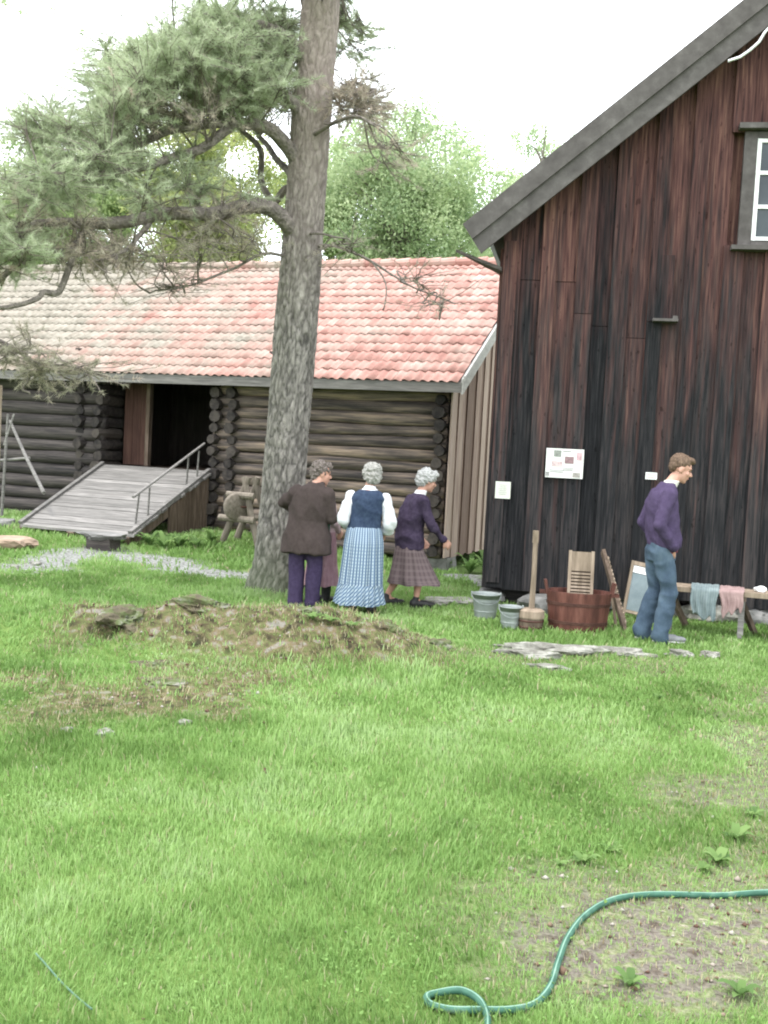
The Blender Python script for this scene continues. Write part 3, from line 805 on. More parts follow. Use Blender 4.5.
for sx, hp_, kn, an in ((1, (.09, 0, .74), (.10, .03, .42), (.10, .0, .09)), (-1, (-.08, 0, .74), (-.085, .0, .42), (-.075, -.02, .09))):
    B += [('c', hp_, .075, kn, .05), ('c', kn, .047, an, .032), ('c', an, .032, Vector(an) + Vector((0, .10, -.055)), .025)]
blob('body', B, S_face, w1, .0075, 2)
blob('hair', HH, hm1, w1, .007, 1, curl=.022, seed=17)
M_jack = cloth('brown_wool_jacket', (.045, .034, .032), (.06, .047, .044))
skt = ('l', [(.565, .005, -.005, .25, .19), (.577, .005, -.005, .268, .205), (.75, .002, -.005, .24, .182), (.9, .0, 0, .205, .155), (1.05, .015, 0, .20, .148), (1.15, .035, 0, .19, .13), (1.215, .055, .0, .145, .105), (1.26, .07, .010, .09, .078), (1.285, .078, .02, .078, .07)])
blob('jacket', [skt] + slv, M_jack, w1, .009, 4, fold=.020, fscale=(5.5, 5.5, 3.5), seed=21)
blob('jumper', [('l', [(.70, .12, .10, .09, .07), (.9, .12, .12, .085, .06), (1.0, .12, .11, .07, .05)])], cloth('green_jumper', (.03, .08, .055), (.06, .13, .09)), w1, .01, 2)
TR = [('l', [(.66, 0, 0, .15, .12), (.74, 0, 0, .165, .13), (.86, 0, 0, .15, .12)])]
for sx, hp_, kn, an in ((1, (.085, 0, .72), (.095, .02, .42), (.09, .0, .07)), (-1, (-.085, 0, .72), (-.09, .0, .42), (-.085, -.02, .07))):
    hp_, kn, an = Vector(hp_), Vector(kn), Vector(an)
    TR += [('c', hp_, .095, kn, .082), ('c', kn, .082, an, .080), ('c', an, .080, an + Vector((0, .01, -.005)), .078)]
M_purp = cloth('purple_trousers', (.034, .024, .055), (.056, .042, .085))
blob('trousers', TR, M_purp, w1, .009, 4, fold=.010, fscale=(6, 6, 3), seed=31)
shoe(w1, (.09, .03, 0), R(-25), M_shoe, M_dsole, .23)
shoe(w1, (-.085, .0, 0), R(5), M_shoe, M_dsole, .23)

# --- person in pink mostly hidden behind the brown jacket
hpnt = at(320, 600, 11.0)
w4 = tag(empty('person', (hpnt.x, hpnt.y, gh(hpnt.x, hpnt.y) + .004), R(-30)), 'figure in long pink skirt and dark boots mostly hidden behind the brown jacket', 'person')
B = []
HH, T = head(w4, B, (-.10, .04, 1.27), R(0), R(-25), hm1, S_pale,
    [((0, -.026, .045), (.088, .102, .088)), ((0, -.072, -.005), (.078, .055, .08)), ((.055, -.012, .035), (.036, .056, .06)), ((-.055, -.012, .035), (.036, .056, .06))], .92, 3)
B += [('c', (-.07, .0, 1.12), .048, (-.09, .03, 1.22), .046), ('l', [(.72, 0, 0, .12, .09), (.95, -.03, 0, .12, .085), (1.06, -.05, 0, .13, .08), (1.13, -.07, 0, .08, .05)])]
slv = []
for sx, sh_, el, wr in ((1, (.08, .0, 1.05), (.12, .0, .86), (.10, .15, .76)), (-1, (-.18, .0, 1.05), (-.20, .0, .86), (-.14, .15, .76))):
    sh_, el, wr = Vector(sh_), Vector(el), Vector(wr)
    B += [('c', sh_, .036, el, .032), ('c', el, .032, wr, .024)]
    hand(B, wr, (wr - el).normalized(), sx, .6, (-sx, 0, 0))
    slv += [('c', sh_, .052, el, .045), ('c', el, .045, wr - (wr - el).normalized() * .02, .034)]
for sx in (1, -1):
    B += [('c', (.07 * sx, 0, .66), .065, (.07 * sx, .02, .38), .045), ('c', (.07 * sx, .02, .38), .043, (.07 * sx, 0, .08), .03), ('c', (.07 * sx, 0, .08), .03, (.07 * sx, .1, .03), .024)]
blob('body', B, S_pale, w4, .0075, 2)
blob('hair', HH, hm1, w4, .008, 2, curl=.01, seed=27)
blob('blouse', [('l', [(.74, 0, 0, .13, .1), (.9, -.025, 0, .14, .105), (1.04, -.05, 0, .14, .1), (1.11, -.065, 0, .10, .075), (1.16, -.07, .005, .055, .05)])] + slv, pm('pale_pink_cotton', [(.3, (.42, .30, .32)), (.7, (.52, .40, .42))], scale=12, rough=.9, bump=.2), w4, .009, 4, fold=.008)
skirt('skirt', [(.76, 0, 0, .135, .11), (.6, 0, 0, .15, .135), (.42, 0, 0, .155, .15), (.30, 0, 0, .175, .165), (.20, 0, 0, .2, .185)], pm('dusty_pink_skirt', [(.3, (.28, .16, .19)), (.7, (.38, .24, .27))], scale=14, rough=.9, bump=.2), w4, 11, .012, 3.0)
for sx in (1, -1):
    bt = blob('boot', [('c', (.07 * sx, 0, .27), .056, (.07 * sx, 0, .07), .05), ('c', (.07 * sx, -.01, .045), .042, (.07 * sx, .12, .035), .036)], M_shoe, w4, .009, 3)

bpy.data.scenes.remove(TMPS)

# ------------------------------------------------------------------ grass blades
def make_grass():
    Vs, Vr = [], []
    tot = 0
    bands = [(2.5, 4.2, 12500, .0016, .042), (4.2, 6.2, 8000, .0022, .042), (6.2, 9.2, 4200, .0034, .045), (9.2, 13, 2000, .0052, .052), (13, 21, 800, .009, .07)]
    for y0, y1, dens, wid, ln in bands:
        xw = y1 * .40 + .7
        n = int(dens * (y1 - y0) * 2 * xw)
        x = rng.uniform(-xw, xw, n); y = rng.uniform(y0, y1, n)
        k = np.abs(x) < y * .40 + .7
        x, y = x[k], y[k]
        d = dirt(x, y); g_ = gravel(x, y); b = bare(x, y)
        dens_p = (1 - .80 * d) * (1 - .93 * g_) * (1 - .68 * b)
        # nothing grows inside the houses
        dens_p = dens_p * (1 - ((y > 11.75 - x * .12) & (x > 1.2)).astype(float))
        dens_p = dens_p * (.72 + .5 * fbm(x, y, 2.3, 51))
        k = rng.random(len(x)) < dens_p
        x, y, d, b = x[k], y[k], d[k], b[k]
        n = len(x)
        tuft = fbm(x, y, 3.0, 61) * .6 + fbm(x, y, 11, 62) * .4
        h = ln * (.35 + 1.15 * tuft) * rng.uniform(.6, 1.35, n) * (1 - .45 * d) * (1 - .35 * b)
        longp = sm(.56, .72, fbm(x, y, .9, 77))
        h *= 1 + .35 * longp
        h = h * (1 + .5 * b * (rng.random(n) < .3))
        edge = np.exp(-(((x + 1.2) / .55) ** 2 + ((y - 11.5) / .5) ** 2))
        h *= 1 + .8 * edge
        w_ = wid * rng.uniform(.6, 1.4, n)
        clov = (rng.random(n) < .10 * sm(.45, .6, fbm(x, y, 1.6, 91)) * 2)
        w_ = np.where(clov, w_ * 2.6, w_); h = np.where(clov, h * .55, h)
        th = rng.uniform(0, 2 * np.pi, n)
        wind = 2 * np.pi * fbm(x, y, 1.1, 71)
        lx = np.cos(th) * .75 + np.cos(wind) * .25; ly = np.sin(th) * .75 + np.sin(wind) * .25
        bend = h * rng.uniform(.25, 1.0, n)
        px_, py_ = -np.sin(th + .6) * w_, np.cos(th + .6) * w_
        z = hgt(x, y) - .004
        c0 = np.stack([x, y, z], 1)
        s = np.stack([px_, py_, np.zeros(n)], 1)
        b1_ = c0 + np.stack([lx * bend * .35, ly * bend * .35, h * .6], 1)
        t = c0 + np.stack([lx * bend, ly * bend, h * .97], 1)
        vv = np.stack([c0 - s, c0 + s, b1_ - s * .8, b1_ + s * .8, t], 1)
        big = fbm(x, y, .75, 81) * .55 + fbm(x, y, 3.4, 82) * .45
        left = (1 - sm(-2.2, -.3, x)) * sm(4.2, 5.0, y) * (1 - sm(6.0, 6.6, y))  # shading of the dip at left, put into the blade colour
        va = np.clip(rng.random(n) * .42 + (big - .5) * 2.2 + .34 - .28 * left, 0, 1)
        dry = rng.random(n) < (.035 + .25 * b + .22 * d)
        va = np.where(dry, 1.15, va)
        va = np.where(rng.random(n) < .42 * b + .15 * d, rng.uniform(1.16, 1.3, n), va)
        Vs.append(vv.reshape(-1, 3)); Vr.append(np.repeat(va, 5))
        tot += n
    V = np.concatenate(Vs); var = np.concatenate(Vr)
    i = np.arange(tot)[:, None] * 5
    F = np.concatenate([i + np.array([[0, 1, 3]]), i + np.array([[0, 3, 2]]), i + np.array([[2, 3, 4]])], 0)
    return V, F, var
M_grass = bpy.data.materials.new('grass_blades')
M_grass.use_nodes = True
_N, _L = M_grass.node_tree.nodes, M_grass.node_tree.links
_a = _N.new('ShaderNodeAttribute'); _a.attribute_name = 'var'
_md = _N.new('ShaderNodeMath'); _md.operation = 'MULTIPLY'; _md.inputs[1].default_value = .8
_L.new(_a.outputs['Fac'], _md.inputs[0])
_c = ramp2(_N, _L, _md.outputs[0], [(0.0, (0.10, 0.18, 0.04)), (0.3, (0.185, 0.315, 0.085)), (0.6, (0.275, 0.42, 0.135)), (0.8, (0.33, 0.46, 0.20)), (0.9, (0.46, 0.42, 0.27)), (1.0, (0.19, 0.15, 0.075))])
_b = _N['Principled BSDF']
_L.new(_c, _b.inputs['Base Color'])
_b.inputs['Roughness'].default_value = .55
_b.inputs['Specular IOR Level'].default_value = .3
_t = _N.new('ShaderNodeBsdfTranslucent')
_L.new(_c, _t.inputs['Color'])
_m = _N.new('ShaderNodeMixShader'); _m.inputs[0].default_value = .35
_L.new(_b.outputs[0], _m.inputs[1]); _L.new(_t.outputs[0], _m.inputs[2]); _L.new(_m.outputs[0], _N['Material Output'].inputs['Surface'])
def make_clover():
    n = 22000
    y = 2.6 + 9.0 * rng.random(n) ** 1.3; x = rng.uniform(-1, 1, n) * (y * .4 + .6)
    k = rng.random(n) < np.clip(sm(.48, .68, fbm(x, y, 1.7, 91)) + .06, 0, 1) * (1 - .7 * dirt(x, y)) * (1 - .5 * bare(x, y)) * (1 - gravel(x, y))
    x, y = x[k], y[k]; n = len(x)
    r_ = rng.uniform(.003, .0065, n) * (1 + .07 * y)
    c = np.stack([x, y, hgt(x, y) + rng.uniform(.010, .028, n)], 1)
    t0 = rng.uniform(0, 6.28, n); tx_, ty_ = rng.normal(0, .3, n), rng.normal(0, .3, n)
    rows = []
    for q in range(6):
        a = t0 + q * math.pi / 3
        rr = r_ * (1.0 if q % 2 == 0 else .75)
        dx, dy = np.cos(a) * rr, np.sin(a) * rr
        rows.append(c + np.stack([dx, dy, dx * tx_ + dy * ty_], 1))
    V = np.stack(rows, 1).reshape(-1, 3)
    F = np.arange(n)[:, None] * 6 + np.array([[0, 1, 2, 3]]); F2 = np.arange(n)[:, None] * 6 + np.array([[3, 4, 5, 0]])
    return V, np.concatenate([F, F2]), np.repeat(rng.uniform(.0, .42, n), 6)
cv, cf, cvar = make_clover()
tag(fast_mesh('clover', cv, cf, M_grass, cvar, k=4), 'low clover and small broad leaves growing through the lawn', 'clover', kind='stuff')
gv, gf, gvar = make_grass()
tag(fast_mesh('grass', gv, gf, M_grass, gvar), 'short green lawn grass growing over the yard and mound', 'grass', kind='stuff')

# ------------------------------------------------------------------ the log barn
BT = R(21)
Bo = at(462, 382, 15.8)
BE = Bo.z
barn = tag(empty('log_barn', (Bo.x, Bo.y, 0), -BT), 'long low log barn with faded red pantile roof behind the pine', 'barn')
Bn = Vector((math.sin(BT), math.cos(BT), 0)); Be = Vector((math.cos(BT), -math.sin(BT), 0))
def bw(px, py, off=.42):     # barn wall coordinates (s, z) of a pixel
    d = ray(px, py)
    o = Vector((Bo.x, Bo.y, 0)) + Bn * off
    q = CO + d * ((o - CO).dot(Bn) / d.dot(Bn)) - o
    return q.dot(Be), q.z
sR = bw(450, 400)[0]
s_o1 = bw(214, 420)[0]; s_o0 = bw(108, 420)[0]
z_sill = .5 * (bw(107, 465)[1] + bw(212, 470)[1])
HW = 4.18
RZ = CH + (5.5 - CH) * (15.8 / 17)
SL = (RZ - BE) / HW
SLEFT = -15.5
WY = .42
ZT = BE + .02
def logwall(mb, s0, s1, z0, z1, r_=.1, y=WY, vbase=.5, ends=.0):
    z = z0 + r_
    while z < z1:
        n = max(3, int(abs(s1 - s0) / .5))
        ph = random.random() * 6
        pts = [(s0 + (s1 - s0) * i / n, y + .012 * math.sin(i * 1.3 + ph), z + .008 * math.sin(i * .9 + ph * 2)) for i in range(n + 1)]
        rr = [r_ * (1.03 + .07 * math.sin(i * .8 + ph) + random.uniform(-.05, .05)) for i in range(n + 1)]
        mb.tube(pts, rr, seg=12, var=vbase + random.uniform(-.32, .32), wob=.035)
        z += r_ * 1.9
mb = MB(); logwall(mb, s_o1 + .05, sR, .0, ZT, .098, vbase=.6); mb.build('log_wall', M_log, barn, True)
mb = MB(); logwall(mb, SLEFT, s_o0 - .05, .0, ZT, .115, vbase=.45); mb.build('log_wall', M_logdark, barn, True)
# crossing log ends at the two sides of the opening and at the right corner
for sc_, sg, mt in ((s_o1 + .10, 1, M_logend), (s_o1 + .42, 1, M_logend), (s_o0 - .12, -1, M_logend), (s_o0 - .50, -1, M_logend), (sR - .10, 1, M_logend)):
    mb = MB()
    z = .12
    while z < ZT - .05:
        o_ = random.uniform(-.03, .03)
        mb.tube([(sc_ + o_, WY - .17 + random.uniform(-.06, .05), z), (sc_ + o_, WY + .02, z + .005), (sc_, WY + .5, z)], [random.uniform(.075, .1), .105, .10], seg=9, wob=.13)
        z += .195
    mb.build('notched_corner', mt, barn, False)
# inner side walls, floor, back and a half closed door inside the opening
mb = MB()
mb.box(((s_o0 + s_o1) / 2, WY + 3.4, 1.9), (4.4, .08, 2.6))
mb.box((s_o0 - .9, WY + 1.8, 1.9), (.08, 3.1, 2.6)); mb.box((s_o1 + .9, WY + 1.8, 1.9), (.08, 3.1, 2.6))
mb.box(((s_o0 + s_o1) / 2, WY + 1.8, ZT + .12), (4.6, 3.4, .06))
mb.build('inner_wall', M_dark, barn)
mb = MB(); mb.box(((s_o0 + s_o1) / 2, WY + 1.75, z_sill - .06), (2.6 - .2, 3.2, .1)); mb.build('threshold_floor', M_brownwood, barn)
door = MB()
s = s_o0 + .06
for i in range(3):
    door.box((s + .085, WY + .42 + .004 * i, (z_sill + ZT) / 2), (.165, .035, ZT - z_sill - .02), var=random.random()); s += .168
dd = door.build('door', M_reddoor, barn)
mb = MB(); mb.box((s + .035, WY + .37, (z_sill + ZT) / 2), (.07, .10, ZT - z_sill)); mb.build('door_post', M_brownwood, barn)
mb = MB(); mb.box(((s_o0 + s_o1) / 2, WY - .02, z_sill - .07), (s_o1 - s_o0 - .1, .26, .13)); mb.build('sill_beam', M_greywood, barn)
mb = MB()
z = .1
while z < z_sill - .1:
    mb.tube([(s_o0 - .05, WY + .02, z), (s_o1 + .1, WY + .02, z)], .1, seg=10, wob=.02); z += .19
mb.build('log_wall', M_logdark, barn, True)
# lintel plate above everything
mb = MB(); mb.box(((SLEFT + sR) / 2, WY + .0, ZT + .09), (sR - SLEFT, .2, .18)); mb.build('wall_plate', M_logdark, barn)
# roof
def roof_tiles():
    tw, rl = .15, .335
    n = int((0 - SLEFT) / tw)
    rows = int(math.hypot(HW, RZ - BE) / rl) + 1
    L_ = math.hypot(HW, RZ - BE)
    up = np.array((0, HW / L_, (RZ - BE) / L_)); nr = np.array((0, -(RZ - BE) / L_, HW / L_))
    K = 7
    Vs, Fs, va = [], [], []
    prof_x = np.array([0, .12, .28, .45, .6, .8, 1.0])
    prof_h = np.array([.006, .018, .024, .017, .004, -.006, .004])
    base = 0
    for r_ in range(rows):
        a = r_ * rl - .04; b = min((r_ + 1) * rl + .03, L_)
        for c_ in range(n):
            x0 = SLEFT + c_ * tw
            jx, jz = random.uniform(-.006, .006), random.uniform(0, .010)
            tv = random.random()
            tilt = random.uniform(-.01, .01)
            ring = []
            for (t, lift) in ((a, .020 + jz), (b, .002)):
                for k in range(K):
                    p = up * (t + tilt * k / K) + nr * (prof_h[k] + lift)
                    ring.append((x0 + prof_x[k] * tw * 1.02 + jx, p[1], BE + p[2]))
            # thick lower lip
            for k in range(K):
                p = up * a + nr * (prof_h[k] + .030 + jz - .02)
                ring.append((x0 + prof_x[k] * tw * 1.02 + jx, p[1], BE + p[2]))
            Vs += ring
            va += [tv] * len(ring)
            for k in range(K - 1):
                Fs.append((base + k, base + k + 1, base + K + k + 1, base + K + k))
                Fs.append((base + 2 * K + k, base + 2 * K + k + 1, base + k + 1, base + k))
            base += 3 * K
    return np.array(Vs), np.array(Fs), np.array(va)
def tile_extra(N, L, col, tc, at_):
    sx = N.new('ShaderNodeSeparateXYZ'); L.new(tc.outputs['Object'], sx.inputs[0])
    mr = N.new('ShaderNodeMapRange')
    mr.inputs[1].default_value = -1.5; mr.inputs[2].default_value = -10.5
    mr.inputs[3].default_value = -.10; mr.inputs[4].default_value = .44
    L.new(sx.outputs['X'], mr.inputs[0])
    n = noise_fac(N, L, tc, 1.1, (1, 1, 1), 6)
    ad = N.new('ShaderNodeMath'); ad.operation = 'ADD'
    L.new(n, ad.inputs[0]); L.new(mr.outputs[0], ad.inputs[1])
    a2 = N.new('ShaderNodeMath'); a2.operation = 'MULTIPLY_ADD'
    L.new(at_.outputs['Fac'], a2.inputs[0]); a2.inputs[1].default_value = .10; L.new(ad.outputs[0], a2.inputs[2])
    f = ramp2(N, L, a2.outputs[0], [(.48, 0.0), (.88, .9)])
    return mixc(N, L, f, col, ramp2(N, L, noise_fac(N, L, tc, 9, detail=5), [(.35, (.21, .205, .17)), (.65, (.33, .315, .27))]))
M_tile = pm('faded_red_pantiles', [(.25, (.31, .165, .14)), (.5, (.44, .255, .22)), (.75, (.56, .38, .34))], scale=2.2, var=.2, bump=.3, rough=.9, spec=.1, extra=tile_extra)
tv, tf, ta = roof_tiles()
roof = fast_mesh('roof', tv, tf, M_tile, ta, barn, k=4, smooth=False)
mb = MB()
t_ = .05
mb.hexa([(SLEFT, .0, BE - t_), (0, .0, BE - t_), (0, HW, RZ - t_), (SLEFT, HW, RZ - t_), (SLEFT, .0, BE - .01), (0, .0, BE - .01), (0, HW, RZ - .01), (SLEFT, HW, RZ - .01)])
mb.hexa([(SLEFT, HW, RZ - t_), (0, HW, RZ - t_), (0, 2 * HW, BE - t_), (SLEFT, 2 * HW, BE - t_), (SLEFT, HW, RZ + .04), (0, HW, RZ + .04), (0, 2 * HW, BE + .04), (SLEFT, 2 * HW, BE + .04)])
mb.build('roof_boarding', M_logdark, roof)
mb = MB()
x = SLEFT
while x < 0:
    mb.tube([(x, HW, RZ + .045 + random.uniform(-.006, .006)), (x + .33, HW, RZ + .06)], [.085, .1], seg=10); x += .31
mb.build('ridge_tiles', M_tile, roof)
mb = MB(); mb.box((SLEFT / 2, -.015, BE - .085), (-SLEFT + .02, .03, .15)); mb.build('fascia_board', M_greywood, barn)
mb = MB()
for sgn in (1, -1):
    for k, (z0, z1, dx) in enumerate(((-.17, .06, 0.0), (.03, .10, .028))):
        ya, yb = (-.03, HW) if sgn == 1 else (2 * HW + .03, HW)
        za, zb = BE - .03 * SL, RZ
        p = [(.0 + dx, ya, za + z0), (.035 + dx, ya, za + z0), (.035 + dx, yb, zb + z0), (.0 + dx, yb, zb + z0)]
        mb.hexa(p + [(a, b, c + z1 - z0) for a, b, c in p])
mb.build('barge_board', M_fascia, barn)
# right gable: upright boards hung outside the logs
mb = MB()
y = WY - .12
i = 0
while y < 2 * HW - WY:
    wd = random.uniform(.19, .30)
    zt = lambda yy: BE + SL * min(yy, 2 * HW - yy) - .06
    x0 = sR + .06 + (.022 if i % 2 else 0)
    zb = .02 + random.uniform(-.015, .015)
    p = [(x0, y, zb), (x0 + .025, y, zb), (x0 + .025, y + wd, zb), (x0, y + wd, zb), (x0, y, zt(y)), (x0 + .025, y, zt(y)), (x0 + .025, y + wd, zt(y + wd)), (x0, y + wd, zt(y + wd))]
    mb.hexa(p, var=random.random())
    y += wd - (.02 if i % 2 else .012); i += 1
mb.build('gable_boarding', M_gable, barn)
mb = MB(); logwall_y = []
mb.box((sR - .05, HW, 1.2), (.1, 2 * HW - 2 * WY, 2.4)); mb.box(((SLEFT + sR) / 2, 2 * HW - WY, 1.4), (sR - SLEFT, .2, 2.7)); mb.box((SLEFT + .1, HW, 1.4), (.2, 2 * HW - 2 * WY, 2.7))
mb.build('rear_wall', M_logdark, barn)
for (s_, y_) in ((sR, WY + .1), (sR - .1, HW), (sR - 2.3, WY), (s_o1 + .2, WY), (s_o0 - .3, WY), (-11, WY)):
    mb = MB(); mb.box((s_ - .1, y_ + .1, -.14), (.45, .42, .30), jit=.04); mb.build('foundation_stone', M_stone, barn)

# ------------------------------------------------------------------ ramp up to the opening
ramp = tag(empty('wooden_ramp', (Bo.x, Bo.y, 0), -BT), 'sloping grey plank ramp leading up into the barn opening', 'ramp')
ra0, ra1 = s_o0 + .02, s_o1 + .05
RY0, RY1 = WY - .13, WY - 2.35
zr0, zr1 = z_sill + .0, .20
def ramp_p(t): return RY0 + (RY1 - RY0) * t, zr0 + (zr1 - zr0) * t
mb = MB()
t = 0
while t < .99:
    dt = random.uniform(.045, .07)
    (ya, za), (yb, zb) = ramp_p(t), ramp_p(min(t + dt - .006, 1))
    j = random.uniform(-.05, .05); h_ = random.uniform(-.004, .006)
    x0, x1 = ra0 - .03 + t * .12 + j, ra1 + .03 + j * .6
    p = [(x0, ya, za - .04 + h_), (x0, yb, zb - .04 + h_), (x1, yb, zb - .04 + h_), (x1, ya, za - .04 + h_)]
    mb.hexa(p + [(a, b, c + .04) for a, b, c in p], var=random.random())
    t += dt
mb.build('planking', M_greywood, ramp)
for x in (ra0 + .0, ra1 - .02):
    mb = MB(); (ya, za), (yb, zb) = ramp_p(0), ramp_p(1.0)
    sh = .12 if x < (ra0 + ra1) / 2 else 0
    mb.bar((x, ya, za + .022), (x + sh, yb, zb + .022), .07, .05); mb.build('edge_beam', M_greywood, ramp)
mb = MB()
for x in (ra0 + .1, (ra0 + ra1) / 2, ra1 - .08):
    (ya, za), (yb, zb) = ramp_p(0), ramp_p(1)
    mb.bar((x, ya, za - .13), (x, yb, zb - .13), .12, .16)
mb.build('stringer', M_brownwood, ramp)
mb = MB()
x = ra1 - .03
for i in range(5):
    (ya, za), (yb, zb) = ramp_p(.02 + i * .105), ramp_p(.12 + i * .105)
    mb.hexa([(x, ya, .0), (x, yb, .0), (x + .04, yb, .0), (x + .04, ya, 0), (x, ya, za - .06), (x, yb, zb - .06), (x + .04, yb, zb - .06), (x + .04, ya, za - .06)])
mb.build('side_boarding', M_brownwood, ramp)
rl_ = MB()
(y1_, z1_), (y2_, z2_) = ramp_p(.12), ramp_p(.86)
xr = ra1 - .05
rl_.tube([(xr, y1_ + .12, z1_ + .57), (xr - .02, (y1_ + y2_) / 2, (z1_ + z2_) / 2 + .50), (xr + .02, y2_ - .25, z2_ + .42)], [.019, .022, .024], seg=8)
rl_.build('handrail', M_greywood, ramp)
for (t, dx, lean) in ((.16, 0, .05), (.24, -.08, -.05), (.78, 0, .03), (.86, -.1, -.02)):
    mb = MB(); yy, zz = ramp_p(t)
    mb.tube([(xr + dx, yy, zz - .1), (xr + dx * .3, yy + lean, zz + .48)], [.017, .014], seg=7); mb.build('rail_post', M_greywood, ramp)

# ------------------------------------------------------------------ things near the barn
def stick(name, pts, r_, mat, label, cat, group=None):
    pts = [Vector(p) for p in pts]
    e = pts[0].copy()
    mb = MB(); mb.tube([p - e for p in pts], r_, seg=9, wob=.04)
    o = mb.build(name, mat, loc=e)
    return tag(o, label, cat, group)
q0 = at(44, 493, 16.4); q1 = at(10, 421, 18.6)
q0.z = max(gh(q0.x, q0.y) + .01, q0.z)
stick('leaning_pole', [q0, (q0 + q1) / 2 + Vector((0, 0, -.03)), q1], [.03, .028, .024], M_greywood, 'long pale pole leaning against the dark log wall left of the ramp', 'pole')
a_, b_ = at(-22, 462, 17.9), at(30, 458, 17.7)
fr = tag(empty('wooden_rack', (a_.x, a_.y, gh(a_.x, a_.y))), 'thin grey pole rack with a forked post at the left edge', 'rack')
mb = MB(); mb.tube([a_ - fr.location, b_ - fr.location], .024, seg=8); mb.build('crossbar', M_greywood, fr)
for (px, py, px2, py2) in ((8, 400, 2, 500), (-14, 440, -16, 510)):
    p, q = at(px, py + 14, 17.75) - fr.location, at(px2, py2, 17.75) - fr.location
    q.z = -.05
    mb = MB(); mb.tube([q, p], [.03, .022], seg=8); mb.build('post', M_greywood, fr)
mb = MB(); p = at(4, 445, 17.75) - fr.location; mb.tube([p, at(14, 414, 17.7) - fr.location], .016, seg=6); mb.build('fork', M_greywood, fr)
p = at(-6, 500, 13.0)
mb = MB(); e = Vector((p.x, p.y, gh(p.x, p.y) - .1)); mb.tube([(0, 0, 0), (0, 0, 1.2), (.01, 0, 2.3)], [.06, .055, .05], seg=12, wob=.03)
tag(mb.build('timber_post', M_palewood, loc=e), 'pale upright timber post at the very left edge', 'post')

# grindstone in its trestle
M_trestle = pm('trestle_wood', [(0.3, (0.10, 0.085, 0.068)), (0.55, (0.18, 0.155, 0.125)), (0.75, (0.26, 0.225, 0.185))], scale=5, stretch=(4, 4, .6), var=.3, bump=.4)
gp = at(246, 520, 16.1)
gs = tag(empty('grindstone_stand', (gp.x, gp.y, gh(gp.x, gp.y)), R(-20)), 'old grindstone hung in a crude pole trestle beside the trunk', 'grindstone')
for y in (-.22, .22):
    for (x0, x1, nm) in ((-.30, .10, 'leg'), (.36, .02, 'leg')):
        mb = MB(); mb.tube([(x0, y, -.04), ((x0 + x1) / 2, y, .5), (x1, y * .7, 1.05)], [.055, .052, .045], seg=9, wob=.05); mb.build(nm, M_trestle, gs)
for z, x, l in ((.42, -.02, .5), (.78, .03, .36)):
    for y in (-.27, .25):
        mb = MB(); mb.tube([(x - l / 2 - .05, y, z), (x + l / 2 + .05, y, z - .01)], .05, seg=9, wob=.05); mb.build('crossbar', M_trestle, gs)
mb = MB()
pr = [(0, -.045), (.19, -.045), (.205, -.03), (.205, .03), (.19, .045), (0, .045)]
for i in range(len(pr)): pr[i] = (max(pr[i][0], .001), pr[i][1])
mb.lathe(pr, seg=30)
st = mb.build('stone_wheel', M_trestle, gs, True); st.location = (-.02, -.30, .60); st.rotation_euler = (R(90), 0, R(58))
mb = MB(); mb.tube([(-.16, -.36, .6), (.04, -.27, .6), (.16, -.22, .6)], .016, seg=8); mb.build('axle', M_hoop, gs)

def rock(name, c, s, mat, seed, label=None, cat=None, group=None, sub=3, rz=0, flat=0.0, parent=None, rough=.28):
    import bmesh
    bm = bmesh.new()
    bmesh.ops.create_icosphere(bm, subdivisions=sub, radius=1)
    for v in bm.verts:
        p = v.co.copy()
        n = mn.noise(p * 1.3 + Vector((seed * 3.1, 0, seed))) * rough * 1.4 + mn.noise(p * 3.4 + Vector((0, seed * 2.3, 0))) * rough * .6 + mn.noise(p * 8 + Vector((seed, 0, 0))) * rough * .25
        v.co = p * (1 + n)
        q = v.co
        if flat: q.z = min(q.z, flat + .1 * mn.noise(p * 2.5 + Vector((seed, seed, 0))))
        v.co = Vector((q.x * s[0], q.y * s[1], q.z * s[2]))
    me = bpy.data.meshes.new(name)
    bm.to_mesh(me); bm.free()
    me.materials.append(mat)
    o = bpy.data.objects.new(name, me); COL.objects.link(o)
    o.location = c; o.rotation_euler = (0, 0, rz)
    if parent: o.parent = parent
    return tag(o, label, cat, group)
# slab table in front of the ramp
sp = on_z(102, 546, .05)
slab = tag(empty('stone_slab', (sp.x, sp.y, gh(sp.x, sp.y)), R(-12)), 'flat grey stone slab lying on a dark block before the ramp', 'stone slab')
rock('slab_top', (0, 0, .19), (.36, .26, .08), M_stone, 4, parent=slab, flat=.5)
mb = MB(); mb.box((.02, .0, .06), (.36, .3, .2), jit=.02); mb.build('support_block', M_logdark, slab)
rock('flat_rock', on_z(6, 541, .10), (.42, .3, .13), M_sand, 9, 'low flat reddish brown rock in the grass at the left edge', 'rock', flat=.4)
rock('stone_block', at(2, 522, 16.6), (.2, .2, .13), M_stone, 12, 'dark grey stone at the left edge behind the flat rock', 'stone', flat=.4)

